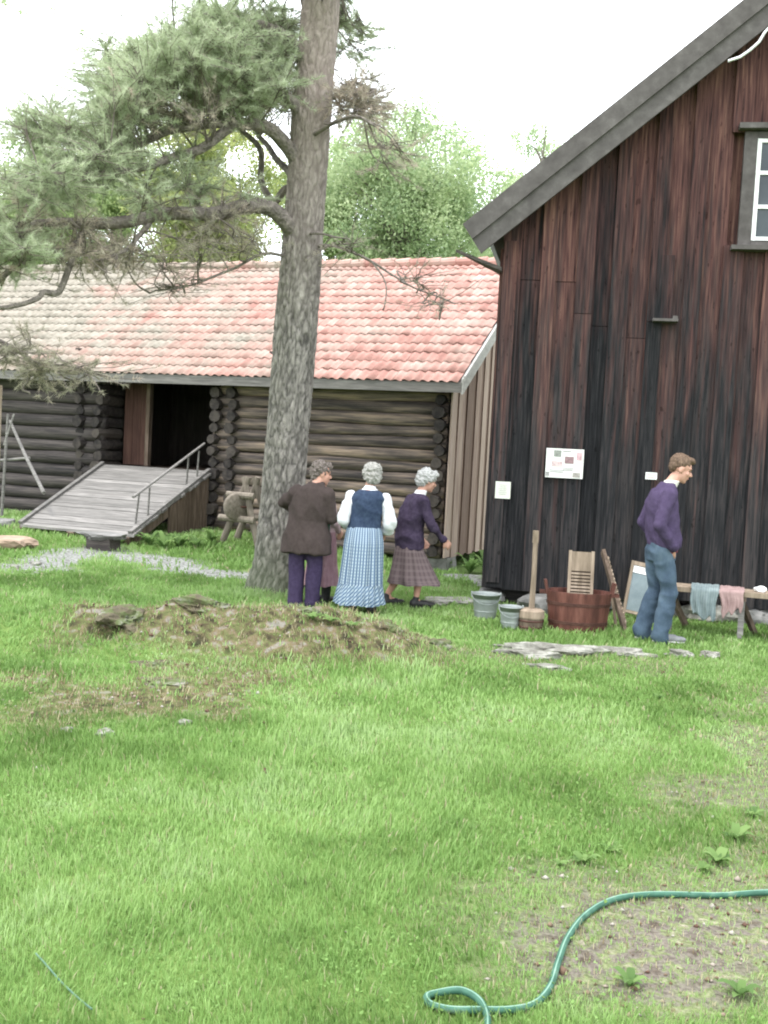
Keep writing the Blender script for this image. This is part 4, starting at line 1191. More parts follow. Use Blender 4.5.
# ------------------------------------------------------------------ the tarred house on the right
HT = R(10)
Ho = at(484, 587, 11.6)
house = tag(empty('tarred_wooden_house', (Ho.x, Ho.y, 0), -HT), 'tall tarred board house gable with a steep roof on the right', 'house')
Hn = Vector((math.sin(HT), math.cos(HT), 0)); He = Vector((math.cos(HT), -math.sin(HT), 0))
def hw(px, py, off=0.0):
    d = ray(px, py); o = Vector((Ho.x, Ho.y, 0)) + Hn * off
    q = CO + d * ((o - CO).dot(Hn) / d.dot(Hn)) - o
    return q.dot(He), q.z
def hworld(s, y, z): return Vector((Ho.x, Ho.y, z)) + He * s + Hn * y
HWID, APX, HSL = 6.6, 3.3, .838
def Lz(s): return 3.96 + HSL * (s if s < APX else 2 * APX - s)
WX0, WX1, WZ0, WZ1 = 2.43, 3.86, 3.97, 5.13       # window opening
Z0 = .19
mb = MB()
s = .0
i = 0
def board(s, wd, za, zb_l, zb_r, y0, var):
    k = random.uniform(-.004, .004)
    p = [(s, y0, za), (s + wd, y0 + k, za), (s + wd, y0 + .028, za), (s, y0 + .028, za), (s, y0, zb_l), (s + wd, y0 + k, zb_r), (s + wd, y0 + .028, zb_r), (s, y0 + .028, zb_l)]
    mb.hexa(p, var)
while s < HWID:
    wd = (random.uniform(.20, .27) if i % 2 else random.uniform(.13, .21))
    y0 = -.026 if i % 2 else -.072
    gap = -.025 if i % 2 else -.02
    vv = random.random()
    za = Z0 + random.uniform(-.02, .02)
    l_, r_ = Lz(s) + .16, Lz(s + wd) + .16
    cuts = [(za, None)]
    if s + wd > WX0 and s < WX1:
        board(s, wd, za, WZ0, WZ0, y0, vv)
        board(s, wd, WZ1, l_, r_, y0, vv)
    else:
        # some boards are pieced from two lengths
        if random.random() < .45:
            zc = random.uniform(2.9, 3.6)
            board(s, wd, za, zc - .003, zc - .003, y0, vv); board(s, wd, zc + .003, l_, r_, y0 - .003, min(1, max(0, vv + random.uniform(-.3, .3))))
        else:
            board(s, wd, za, l_, r_, y0, vv)
    s += wd + gap; i += 1
mb.build('gable_wall', M_house, house)
mb = MB()
mb.box((.09, -.086, (Z0 + Lz(0.05)) / 2 + .02), (.15, .026, Lz(0) - Z0 - .06), var=.8)
mb.build('corner_board', M_house, house)
mb = MB(); mb.box((-.014, .09, (Z0 + 3.9) / 2), (.028, .22, 3.9 - Z0), var=.95); mb.build('corner_board', M_house, house)
mb = MB()
HD = 4.1
mb.box((.06, HD / 2 + .05, 2.1), (.1, HD - .1, 3.8)); mb.build('side_wall', M_house, house)
mb = MB(); mb.box((HWID - .06, HD / 2 + .05, 2.1), (.1, HD - .1, 3.8)); mb.build('side_wall', M_house, house)
for yy, nm in ((.06, 'inner_gable_wall'), (HD, 'rear_gable_wall')):
    mb = MB(); mb.add([(.02, yy, Z0), (HWID, yy, Z0), (HWID, yy, Lz(0) + .1), (APX, yy, Lz(APX) + .1), (.02, yy, Lz(0) + .1)], [(0, 1, 2, 3, 4)]); mb.build(nm, M_house, house)
# roof: slab, barge boards
OV = .36
def roofpiece(name, zlo, zhi, y0, y1, mat, s_end=-.40, cut=.5, parent=house):
    mb = MB()
    for sg in (1, -1):
        f = (lambda s: s) if sg == 1 else (lambda s: 2 * APX - s)
        def P(s, zz): return (f(s), zz)
        sl = s_end + zlo * 0
        a = [(s_end - (zhi - .43) * 0 + (0.19 * (1 - zlo / .43)), zlo), (s_end + .19 * (1 - zhi / .43), zhi)]
        pts = []
        for yy in (y0, y1):
            pts.append((f(a[0][0]), yy, Lz(a[0][0]) + zlo))
        for yy in (y1, y0):
            pts.append((f(APX), yy, Lz(APX) + zlo))
        top = []
        for yy in (y0, y1):
            top.append((f(a[1][0]), yy, Lz(a[1][0]) + zhi))
        for yy in (y1, y0):
            top.append((f(APX), yy, Lz(APX) + zhi))
        mb.hexa(pts + top)
    return mb.build(name, mat, parent)
rf = roofpiece('roof', .14, .44, -OV + .03, HD + .3, M_slab, s_end=-.26)
roofpiece('barge_board', .0, .235, -OV - .0, -OV + .028, M_barge)
roofpiece('barge_board', .225, .47, -OV - .032, -OV - .003, M_barge)
roofpiece('roof_boarding', .08, .138, -OV + .03, HD + .28, M_barge, s_end=-.16)
mb = MB()
mb.hexa([(-.50, -.16, 3.83), (.0, -.16, 3.64), (.0, .22, 3.64), (-.44, .22, 3.85), (-.50, -.16, 3.86), (.0, -.16, 3.68), (.0, .22, 3.68), (-.44, .22, 3.88)])
mb.build('eave_board', M_logdark, house)
# window
def win():
    f = MB()
    fw = .13
    for (a, b, c, d) in ((WX0, WX0 + fw, WZ0, WZ1), (WX1 - fw, WX1, WZ0, WZ1)):
        f.box(((a + b) / 2, -.055, (c + d) / 2), (b - a, .07, d - c))
    f.box(((WX0 + WX1) / 2, -.06, WZ1 - .035), (WX1 - WX0 - 2 * fw - .004, .06, .07)); f.box(((WX0 + WX1) / 2, -.06, WZ0 + .02), (WX1 - WX0 - 2 * fw - .004, .06, .04))
    w_ = f.build('window', M_barge, house)
    h = MB(); h.box(((WX0 + WX1) / 2, -.10, WZ1 + .04), (WX1 - WX0 + .14, .16, .055)); h.build('drip_board', M_barge, w_)
    h = MB(); h.box(((WX0 + WX1) / 2, -.10, WZ0 - .035), (WX1 - WX0 + .14, .15, .045)); h.build('sill', M_barge, w_)
    gx0, gx1, gz0, gz1 = WX0 + fw, WX1 - fw, WZ0 + .05, WZ1 - .07
    sh = MB(); t = .042
    for x in (gx0 + t / 2, gx1 - t / 2, (gx0 + gx1) / 2): sh.box((x, -.072, (gz0 + gz1) / 2), (t, .03, gz1 - gz0))
    n = 3
    for k in range(n + 1):
        z = gz0 + (gz1 - gz0) * k / n
        z = min(max(z, gz0 + .02), gz1 - .02)
        sh.box(((gx0 + gx1) / 2, -.0735, z), (gx1 - gx0 - .002, .026, .038))
    sh.build('sash', M_white, w_)
    p = MB(); p.add([(gx0, -.064, gz0), (gx1, -.064, gz0), (gx1, -.064, gz1), (gx0, -.064, gz1)], [(0, 1, 2, 3)]); p.build('pane', M_glass, w_)
win()
# little shelf and short vertical post above it, cable at the verge
s_, z_ = hw(664, 322)
mb = MB(); mb.box((s_, -.12, z_), (.26, .14, .028)); mb.box((s_ + .1, -.12, z_ + .03), (.05, .12, .03)); mb.build('wall_shelf', M_barge, house)
mb = MB(); mb.box((s_ - .02, -.067, z_ + .36), (.17, .022, .66), var=.2); mb.build('patch_board', M_house, house)
cb = [hw(*p, off=-.42) for p in ((728, 61), (740, 57), (750, 50), (759, 42), (765, 32), (775, 22), (800, 10))]
mb = MB(); mb.tube([(a, -.42, b) for i, (a, b) in enumerate(cb)], .014, seg=7); 
tag(mb.build('cable', M_cable, loc=(Ho.x, Ho.y, 0)), 'thin white cable looping under the roof edge of the house', 'cable').rotation_euler = (0, 0, -HT)
# foundation stones, each loose
for i, (px, py, Yd, sx, sy, sz, mt, lb) in enumerate((
        (548, 607, 11.25, .30, .22, .16, M_stone, 'large rounded grey stone under the house behind the churn'),
        (491, 602, 11.75, .16, .2, .10, M_stone, 'small square stone under the left corner of the house'),
        (600, 607, 11.6, .26, .22, .15, M_stone, 'grey stone under the house wall behind the red tub'),
        (662, 606, 11.5, .30, .22, .15, M_stone, 'grey stone under the house wall behind the man'),
        (712, 607, 11.3, .34, .22, .16, M_pale, 'pale long stone under the house wall behind the blue cloth'),
        (752, 612, 11.2, .24, .2, .15, M_stone, 'grey stone under the house wall behind the front bench leg'))):
    p = at(px, py, Yd)
    rock('foundation_stone', (p.x, p.y, gh(p.x, p.y) + .07), (sx, sy, sz), mt, 20 + i, lb, 'stone', 'foundation stones under the house', flat=.75)
p = on_z(500, 596, .06)
mb = MB(); mb.box((0, 0, .07), (.26, .3, .14), jit=.015); tag(mb.build('dark_block', M_logdark, loc=(p.x - .05, p.y + .15, .02)), 'dark wooden block under the left corner of the house', 'block')
mb = MB(); mb.box((HWID / 2, .3, .09), (HWID - .3, .2, .16)); mb.build('foundation_beam', M_logdark, house)
for i, (px, py, sx, lb) in enumerate(((462, 603, .25, 'flat grey stepping stone on the grass left of the large bucket'), (437, 603, .17, 'small pale stone by the shoe of the walking woman'))):
    p = on_z(px, py); rock('stepping_stone', (p.x, p.y, gh(p.x, p.y) + .015), (sx, .22, .05), M_pale, 40 + i, lb, 'stone', flat=.5)

# notices
def notice(name, corner_px, w_, h_, label, cat, marks, base=(.72, .72, .70)):
    s_, z_ = hw(*corner_px)
    o = tag(empty(name, hworld(s_, -.110, z_), -HT), label, cat)
    m = pm('paper_' + name, [(.3, tuple(c * .93 for c in base)), (.7, base)], scale=6, bump=0, rough=.7)
    mb = MB(); mb.box((w_ / 2, 0, -h_ / 2), (w_, .004, h_)); mb.build('sheet', m, o)
    for k, (nm, x, z, ww, hh, c) in enumerate(marks):
        mm = pm('ink_%s_%d' % (name, k), [(.35, tuple(v * .6 for v in c)), (.65, c)], scale=40, bump=0, rough=.7)
        mb = MB(); mb.box((x * w_, -.0035 - .0004 * k, -z * h_), (ww * w_, .002, hh * h_)); mb.build(nm, mm, o)
    return o
g3 = (.33, .33, .33)
notice('poster', (547, 448), .40, .315, 'large white poster with faded pink and grey pictures on the house wall', 'poster',
       [('picture', .3, .17, .2, .22, (.28, .30, .27)), ('picture', .62, .38, .24, .24, (.30, .20, .21)), ('picture', .88, .24, .14, .26, (.62, .42, .45)), ('picture', .3, .52, .28, .18, (.66, .52, .52)),
        ('picture', .83, .88, .2, .16, (.40, .38, .35)), ('picture', .06, .88, .09, .14, (.35, .35, .34)), ('text_line', .3, .74, .4, .02, g3), ('text_line', .3, .80, .36, .02, g3), ('text_line', .6, .66, .3, .02, g3), ('text_line', .6, .72, .26, .02, g3), ('text_line', .55, .08, .22, .03, g3)])
notice('small_notice', (496.5, 481), .165, .185, 'small cream paper notice near the left corner of the house', 'notice',
       [('text_line', .5, .2 + .11 * k, .6 - .15 * (k % 2), .025, (.45, .45, .42)) for k in range(6)], (.66, .67, .60))
notice('small_card', (645, 472), .12, .075, 'tiny white card with pink print behind the man\'s back', 'card',
       [('text_line', .5, .35, .7, .12, (.7, .4, .4)), ('text_line', .5, .7, .6, .1, (.65, .45, .42))])

# ------------------------------------------------------------------ wash-day things by the wall
def bucket(name, p, r_, h_, label, handle=True):
    o = tag(empty(name, p), label, 'bucket', 'zinc buckets by the house')
    mb = MB()
    k = r_
    mb.lathe([(.001, .01), (k * .72, .01), (k * .74, 0), (k * .76, .012), (k * .97, h_ * .93), (k * 1.0, h_), (k * 1.035, h_ + .004), (k * 1.03, h_ - .008), (k * .985, h_ - .006), (k * .75, .02), (.001, .02)], seg=32)
    mb.build('pail_body', M_zinc, o, True)
    mb = MB()
    for z in (.3, .72): rr = k * (.76 + .21 * z) + .003; mb.lathe([(rr - .003, h_ * z - .006), (rr + .002, h_ * z), (rr - .003, h_ * z + .006)], seg=32)
    mb.build('rib', M_zinc, o, True)
    for sx in (-1, 1):
        mb = MB(); mb.box((sx * k * 1.03, 0, h_ - .01), (.012, .045, .05)); mb.build('handle_lug', M_zinc, o)
    mb = MB(); mb.tube([(k * 1.05 * math.cos(t), -k * .9 * math.sin(t), h_ - .0 - .10 * math.sin(t)) for t in np.linspace(0, math.pi, 13)], .004, seg=6); mb.build('handle', M_zinc, o)
    return o
p = on_z(486, 619); bucket('zinc_bucket', (p.x, p.y + .12, gh(p.x, p.y + .12)), .143, .25, 'larger zinc bucket nearest the corner of the house')
p = on_z(511, 629); bucket('zinc_bucket', (p.x, p.y + .10, gh(p.x, p.y + .1)), .112, .215, 'smaller zinc bucket beside the wooden churn')
# churn with its plunger
p = on_z(532, 631)
ch = tag(empty('butter_churn', (p.x, p.y + .12, gh(p.x, p.y + .12))), 'squat wooden churn with a tall upright plunger pole', 'churn')
mb = MB(); mb.lathe([(.001, .005), (.115, .0), (.125, .09), (.12, .125)], seg=24, vfun=lambda k: ((k // 2) * .37) % 1); mb.build('tub_body', M_brownwood, ch)
mb = MB(); mb.lathe([(.126, .118), (.13, .13), (.125, .19), (.10, .205), (.03, .21), (.001, .21)], seg=24); mb.build('lid', M_palewood, ch)
mb = MB()
for z in (.035, .095): mb.lathe([(.119 + .06 * z, z - .009), (.124 + .06 * z, z), (.119 + .06 * z, z + .009)], seg=24)
mb.build('hoop', M_hoop, ch)
mb = MB(); mb.tube([(0, 0, .16), (.005, .01, .55), (.002, .03, .92)], [.03, .024, .023], seg=10, ell=.8); mb.box((.002, .03, .90), (.052, .04, .12)); mb.build('plunger_pole', M_palewood, ch)
# red oval tub
p = on_z(580, 633)
tb = tag(empty('wooden_tub', (p.x, p.y + .17, gh(p.x, p.y + .17)), R(-4)), 'big oval red-brown wooden washtub on the grass', 'washtub')
mb = MB()
seg = 44
mb.lathe([(.001, .03), (.86, .03), (.86, .0), (.87, .0), (1.0, .37), (1.0, .385), (.95, .385), (.84, .05), (.001, .05)], seg=seg, sx=.315, sy=.23, vfun=lambda k: ((k // 2) * .618) % 1)
mb.build('tub_body', M_redtub, tb)
for z in (.09, .27):
    mb = MB(); f = .87 + .13 * z / .36
    mb.lathe([(f + .001, z - .016), (f + .018, z - .014), (f + .02, z + .014), (f + .002, z + .016)], seg=seg, sx=.315, sy=.23); mb.build('hoop', M_hoop, tb)
for sx in (-1, 1):
    mb = MB(); mb.box((sx * .318, 0, .41), (.028, .11, .14), rot=Matrix.Rotation(sx * R(12), 4, 'Y')); mb.box((sx * .345, 0, .36), (.07, .09, .03)); mb.build('handle', M_redtub, tb)
tl = hgt(p.x, p.y + .22)
# washboard standing in the tub
def washboard(name, foot, w_, h_, lean, rz, label, metal):
    o = tag(empty(name, foot), label, 'washboard')
    o.rotation_euler = (-lean, 0, rz)
    fm = M_palewood
    for sx in (-1, 1):
        mb = MB(); mb.box((sx * (w_ / 2 - .015), 0, h_ / 2), (.03, .028, h_)); mb.build('side_rail', fm, o)
    if metal:
        mb = MB(); mb.box((0, 0, h_ - .022), (w_ - .062, .024, .044)); mb.build('cross_rail', fm, o)
        mb = MB(); mb.box((0, 0, .05), (w_ - .062, .024, .03)); mb.build('cross_rail', fm, o)
        mb = MB(); mb.box((0, .002, h_ - .085), (w_ - .062, .012, .075)); mb.build('label_plate', M_white, o)
        mb = MB(); n = 34
        for k in range(n):
            z = .068 + (h_ - .13 - .068) * (k + .5) / n
            mb.tube([(-w_ / 2 + .03, 0, z), (w_ / 2 - .03, 0, z)], .0062, seg=6)
        mb.build('ribbed_plate', pm('blue_grey_ribbed_zinc', [(.3, (.19, .24, .26)), (.7, (.30, .36, .38))], scale=6, rough=.5, metal=.1), o)
    else:
        mb = MB(); mb.box((0, 0, h_ - .105), (w_ - .062, .018, .19)); mb.build('head_board', fm, o)
        mb = MB()
        mb.box((0, .012, h_ * .42), (w_ - .062, .006, h_ * .8))
        mb.build('backing_board', M_brownwood, o)
        mb = MB()
        z = h_ - .225
        while z > .05:
            mb.box((0, -.004, z), (w_ - .063, .022, .020), var=.5 + random.uniform(-.3, .4)); z -= .033
        mb.build('slats', fm, o)
    return o
tx, ty, tz = tb.location
washboard('wooden_washboard', (tx + .02, ty + .04, tz + .052), .25, .72, R(9), R(-5), 'wooden washboard with ribs standing in the red tub', False)
p = on_z(634, 622)
washboard('framed_washboard', (p.x + .03, p.y + .12, gh(p.x, p.y) + .02), .27, .60, R(20), R(-3), 'pale framed washboard with grey ribbed plate leaning by the man', True)
bpy.context.view_layer.update()
fw_ = [o for o in COL.objects if o.name == 'framed_washboard'][0]
fw_.rotation_euler = (R(-17), R(10), R(-3))
# notched mangle board propped on a stick
p0 = at(625, 629, 10.15); p0.z = gh(p0.x, p0.y)
p1 = at(603, 551, 10.75)
mg = tag(empty('notched_board', p0), 'dark notched board propped on a pale stick right of the tub', 'board')
d = p1 - p0
mb = MB(); mb.bar((0, 0, 0), d, .075, .035, up=(1, 0, 0)); mb.build('plank', M_brownwood, mg)
mb = MB(); dn = d.normalized(); sd_ = Vector((.02, -.03, .012))
for k in range(16):
    c = d * (.12 + k * .052) + Vector((.022, -.012, 0))
    mb.bar(c - dn * .010 + Vector((0, -.03, 0)), c + dn * .010 + Vector((.014, .04, 0)), .018, .03)
mb.build('notches', M_palewood, mg)
q = at(616, 630, 10.35); q.z = gh(q.x, q.y)
mb = MB(); mb.tube([q - p0, d * .62 + Vector((0, .03, 0))], .016, seg=7); mb.build('prop_stick', M_palewood, mg)

# trestle bench
BZ = .46
bl, br = at(672, 590, 10.42), at(800, 601, 10.05)
bl.z = br.z = 0
rzb = math.atan2((br - bl).y, (br - bl).x)
bn = tag(empty('wooden_bench', (bl.x, bl.y, gh(bl.x + .6, bl.y)), rzb), 'long grey-brown plank bench along the wall holding laundry', 'bench')
BL = (br - bl).length + .35
mb = MB(); mb.box((BL / 2, 0, BZ - .022), (BL, .32, .045), jit=.006); mb.build('bench_top', M_palewood, bn)
for x in (.0, at(746, 600, 10.2).x - bl.x):
    for sy in (-1, 1):
        mb = MB()
        kx = -.0 if sy < 0 else (.17 if x < .3 else .16)
        mb.bar((x + kx, sy * (.13 if sy < 0 else .30), -.03), (x - (0 if sy < 0 else .04), sy * .09, BZ - .046), .055, .045); mb.build('leg', M_greywood if sy < 0 else M_brownwood, bn)
    mb = MB(); mb.box((x, 0, BZ - .07), (.07, .28, .045)); mb.build('brace', M_brownwood, bn)
BLOC = bn.location.copy()
def bench_pt(x, y, z): return BLOC + Matrix.Rotation(rzb, 3, 'Z') @ Vector((x, y, z))

def drape(name, x0, x1, front, back, mat, label, seed):
    """a cloth over the bench: runs over the top, hangs down on the near side"""
    nu, nv = 40, 46
    o = tag(empty(name, bench_pt(0, 0, 0), rzb), label, 'cloth')
    prof_len = back + .34 + front
    V_, F_ = [], []
    for j in range(nu):
        u = j / (nu - 1)
        ff = front * (1 + .7 * mn.noise(Vector((u * 3.3, seed, 0))) + .12 * math.sin(u * 7 + seed))
        for i in range(nv):
            t = i / (nv - 1) * (back + .34 + ff)
            x = x0 + (x1 - x0) * u
            fold = mn.noise(Vector((u * 5.0 + seed, t * 2.2, seed))) * .045 + mn.noise(Vector((u * 13.0 + seed, t * 3.5, seed))) * .010
            if t < back:
                y, z, hang = .175, BZ - (back - t), (back - t)
                y += fold * min(1, hang * 6); 
            elif t < back + .34:
                y, z = .175 - (t - back) * (.35 / .34), BZ + .012 + abs(fold) * .35
            else:
                hg = t - back - .34
                y, z = -.178 - abs(fold) * min(1, hg * 8) * 1.0 - .012, BZ - hg
                x += (u - .5) * (-.22) * hg + .01 * math.sin(hg * 20 + seed)
            V_.append((x, y, z)); 
    for j in range(nu - 1):
        for i in range(nv - 1):
            a = j * nv + i
            F_.append((a, a + 1, a + nv + 1, a + nv))
    c = fast_mesh('cloth', np.array(V_), np.array(F_), mat, np.full(len(V_), .5), k=4, smooth=True)
    c.parent = o
    sm_ = c.modifiers.new('s', 'SOLIDIFY'); sm_.thickness = .006
    return o
def stripe_extra(N, L, col, tc, at_):
    w_ = N.new('ShaderNodeTexWave'); w_.inputs['Scale'].default_value = 14; w_.inputs['Distortion'].default_value = 1.5
    L.new(tc.outputs['Object'], w_.inputs['Vector'])
    return mixc(N, L, ramp2(N, L, w_.outputs['Fac'], [(.35, 0.), (.6, .35)]), col, (.10, .14, .17))
M_clothb = pm('blue_grey_cloth', [(.3, (.14, .18, .185)), (.7, (.25, .30, .30))], scale=8, rough=.9, bump=.3, extra=stripe_extra)
M_clothp = pm('dusty_pink_cloth', [(.3, (.24, .16, .155)), (.7, (.37, .26, .25))], scale=8, rough=.9, bump=.3)
xb = lambda px: ((at(px, 592, 10.2).x - bl.x))
drape('blue_cloth', xb(697), xb(724), .24, .10, M_clothb, 'blue-grey striped cloth draped over the bench', 2.3)
drape('pink_cloth', xb(724.5), xb(748), .20, .12, M_clothp, 'dusty pink cloth draped over the bench beside the blue one', 5.1)
for px, rr, lb in ((763, .045, 'small white crumpled cloth lump on the right part of the bench'), (679, .022, 'tiny white soap piece on the bench behind the man\'s knee')):
    q = bench_pt(xb(px), .02, BZ + rr * .5)
    rock('white_lump', q, (rr * 1.3, rr, rr * .7), M_white, 60 + px, lb, 'cloth' if px > 700 else 'soap')

# ------------------------------------------------------------------ rocks on the ground
outs = [(560, 654, .42, .12, .055, 'long pale lichened rock plate in the grass before the tub'), (622, 656, .24, .12, .05, 'pale rock plate sunk in the grass before the man'),
        (525, 660, .26, .08, .035, 'low pale rock at the left end of the rock plates'), (680, 657, .11, .07, .04, 'small pale rock right of the rock plates'), (709, 658, .08, .06, .035, 'smallest pale rock sunk in the grass below the bench'),
        (508, 647, .17, .08, .02, 'flat grey stone in the grass below the churn'), (545, 674, .16, .05, .02, 'flat grey stone on the trodden strip below the rock plates')]
for i, (px, py, sx, sy, sz, lb) in enumerate(outs):
    p = on_z(px, py, .0)
    z = gh(p.x, p.y)
    rock('pale_rock', (p.x, p.y, z + .0), (sx, sy, sz * 1.7), M_pale, 70 + i, lb, 'rock', 'pale rocks showing through the grass', flat=.9, sub=4, rough=.5)
sts = [(105, 735, .05, 'small pale stone at the foot of the mound, right of two'), (67, 731, .035, 'small pale stone at the foot of the mound, left of two'), (15, 568, .06, 'white stone in the grass at the left end of the gravel'),
       (36, 565, .07, 'second white stone, touching the left end of the gravel'), (185, 724, .04, 'small grey stone on the bare patch of the mound')]
for i, (px, py, r_, lb) in enumerate(sts):
    p = on_z(px, py, 0.0)
    for _ in range(6): p = on_z(px, py, gh(p.x, p.y))
    rock('small_stone', (p.x, p.y, gh(p.x, p.y) + r_ * .2), (r_, r_ * .8, r_ * .5), M_pale, 90 + i, lb, 'stone')
mr = [(205, 614, 7.95, .34, .16, .07, 'long mossy rock along the top of the mound'), (125, 622, 7.75, .26, .2, .09, 'rounded mossy rock at the left shoulder of the mound'), 
      (150, 668, 7.15, .22, .1, .05, 'low rock on the lower left of the mound face'), (300, 615, 8.0, .26, .14, .06, 'mossy rock near the top of the mound below the brown jacket'),
      (380, 634, 8.0, .26, .15, .08, 'brown mossy rock on the falling right end of the mound'), (430, 652, 8.1, .2, .12, .07, 'small mossy rock at the right foot of the mound'), (160, 700, 6.7, .22, .12, .03, 'flat rock in the bare patch below the mound')]
for i, (px, py, Yd, sx, sy, sz, lb) in enumerate(mr):
    p = at(px, py, Yd)
    rock('mossy_rock', (p.x, p.y, gh(p.x, p.y) - sz * .55), (sx * .7, sy, sz * 1.1), M_moss, 110 + i, lb, 'rock', 'mossy rocks on the mound', flat=0, sub=4, rough=.55, rz=random.uniform(-.3, .3))

# loose pebbles and dry litter on the bare soil
nL = 6000
lx_, ly_ = rng.uniform(-3.6, 3.2, nL), rng.uniform(2.7, 8.4, nL)
kk = rng.random(nL) < np.clip(dirt(lx_, ly_) + .7 * bare(lx_, ly_) + .03, 0, 1)
lx_, ly_ = lx_[kk], ly_[kk]; n_ = len(lx_)
C_ = np.stack([lx_, ly_, hgt(lx_, ly_) + .003], 1)
oct_ = np.array([(1, 0, 0), (0, 1, 0), (-1, 0, 0), (0, -1, 0), (0, 0, .8), (0, 0, -.5)])
sz_ = (rng.gamma(2.0, .0028, n_) + .002)[:, None, None]
VV = C_[:, None, :] + oct_[None] * sz_ * rng.uniform(.6, 1.4, (n_, 6, 3))
FF = np.array([(0, 1, 4), (1, 2, 4), (2, 3, 4), (3, 0, 4), (1, 0, 5), (2, 1, 5), (3, 2, 5), (0, 3, 5)])
FF = (np.arange(n_)[:, None, None] * 6 + FF[None]).reshape(-1, 3)
M_peb = pm('pebbles_and_litter', [(.2, (.09, .05, .035)), (.45, (.17, .12, .08)), (.7, (.24, .2, .16)), (.95, (.36, .34, .31))], scale=3, var=.9, bump=0)
tag(fast_mesh('pebbles', VV.reshape(-1, 3), FF, M_peb, np.repeat(rng.random(n_), 6)), 'loose pebbles and dry litter scattered over the bare soil', 'pebbles', kind='stuff')

# ------------------------------------------------------------------ hose
def smooth_path(pts, n=8):
    out = []
    P = [pts[0]] + pts + [pts[-1]]
    for i in range(1, len(P) - 2):
        a, b, c, d = (Vector(q) for q in P[i - 1:i + 3])
        for k in range(n):
            t = k / n
            out.append(.5 * ((2 * b) + (c - a) * t + (2 * a - 5 * b + 4 * c - d) * t * t + (3 * b - a - 3 * c + d) * t ** 3))
    out.append(Vector(pts[-1]))
    return out
hp = [(1500, 905), (1280, 862), (1080, 858), (930, 880), (840, 889), (768, 891), (720, 891), (680, 891), (645, 892), (612, 898), (586, 912), (568, 935), (558, 962), (550, 985), (535, 1000), (512, 1007), (480, 1008), (450, 1006), (431, 1001), (427, 995), (437, 991), (460, 994), (478, 1003), (487, 1014), (486, 1040), (478, 1070)]
pts = []
for i, (a, b) in enumerate(hp):
    p = on_z(a, b, .02)
    z = gh(p.x, p.y) + .014 + (.022 if 21 <= i <= 22 else 0) + .004 * math.sin(i * 1.7)
    pts.append((p.x, p.y, z))
sp_ = smooth_path(pts)
e = Vector(sp_[0])
ho = tag(empty('garden_hose', e), 'green garden hose snaking over dirt and looping in the grass', 'hose')
mb = MB(); mb.tube([q - e for q in sp_], .0115, seg=10); mb.build('hose_tube', M_hose, ho, True)
mb = MB(); mb.tube([q - e + Vector((0, .0, .0092)) for q in sp_], .0034, seg=5); mb.build('hose_stripe', M_stripe, ho, True)
cp = [(36, 950), (48, 963), (62, 980), (80, 996), (92, 1006)]
pts = []
for a, b in cp:
    p = on_z(a, b, .03); pts.append((p.x, p.y, gh(p.x, p.y) + .019))
sp_ = smooth_path(pts); e = Vector(sp_[0])
mb = MB(); mb.tube([q - e for q in sp_], .003, seg=6)
tag(mb.build('thin_cord', pm('dull_teal_cord', [(.3, (.06, .13, .09)), (.7, (.12, .20, .13))], scale=30, bump=0), loc=e), 'short thin teal cord half hidden in the long grass', 'cord')

# ------------------------------------------------------------------ weeds
def weed(name, p, r_, n, label, up=.5, group='broad leaved weeds in the yard', w_=.22):
    V_, F_, A_ = [], [], []
    r_ = r_ * .72
    for k in range(n):
        t = 2 * math.pi * (k / n) + random.uniform(-.4, .4)
        l = r_ * random.uniform(.6, 1.1)
        u = up * random.uniform(.6, 1.3)
        d = Vector((math.cos(t), math.sin(t), 0)); s = Vector((-d.y, d.x, 0))
        va = random.random()
        b = len(V_)
        for i in range(5):
            f = i / 4
            c = d * (l * f) + Vector((0, 0, l * u * math.sin(f * 2.0)))
            ww = l * w_ * math.sin(math.pi * min(f * .85 + .12, 1)) * (1 + .15 * (i % 2))
            for sgn in (-1, 0, 1):
                V_.append(c + s * ww * sgn + Vector((0, 0, ww * .35 * abs(sgn)))); A_.append(va)
        for i in range(4):
            for j in range(2):
                a = b + i * 3 + j
                F_.append((a, a + 1, a + 4, a + 3))
    o = fast_mesh(name, np.array([tuple(v) for v in V_]), np.array(F_), M_weed, np.array(A_), k=4, smooth=True)
    o.location = p
    return tag(o, label, 'plant', group)
ws = [(583, 862, .10, 9, 'broad leaved weed in the lawn above the hose bend'), (612, 850, .08, 8, 'small weed just right of the lawn weed above the hose'), (718, 862, .13, 10, 'tall leafy weed on the dirt near the right edge'),
      (735, 838, .12, 9, 'bright weed behind the tall weed near the right edge'), (752, 815, .10, 8, 'bushy weed against the right edge above the hose'), (660, 700, .08, 7, 'small weed below the rock plates'),
      (703, 870, .09, 8, 'low weed touching the dirt just above the hose'), (740, 996, .10, 8, 'small weed in the bottom right corner'), (630, 985, .09, 8, 'weed in the dirt right of the hose bend'), (560, 866, .07, 7, 'tiny pale weed left of the lawn weed'),
      (330, 640, .12, 12, 'leafy weed on the right flank of the mound'), (312, 628, .12, 12, 'leafy weed at the top of the mound flank'), (350, 650, .11, 10, 'leafy weed low on the mound flank')]
for px, py, r_, n, lb in ws:
    if py < 660 and px < 400:
        p = at(px, py, 7.75)
    else: p = on_z(px, py, .0)
    weed('broadleaf_weed', (p.x, p.y, gh(p.x, p.y)), r_, n, lb)
ws = [(150, 532, 15.6, .3), (165, 536, 15.3, .32), (180, 533, 15.5, .30), (196, 536, 15.5, .26), (212, 532, 16.0, .26), (120, 533, 15.6, .2), (470, 566, 16.2, .35), (487, 566, 16.4, .4), (478, 556, 18.5, .5), (446, 562, 16.5, .22)]
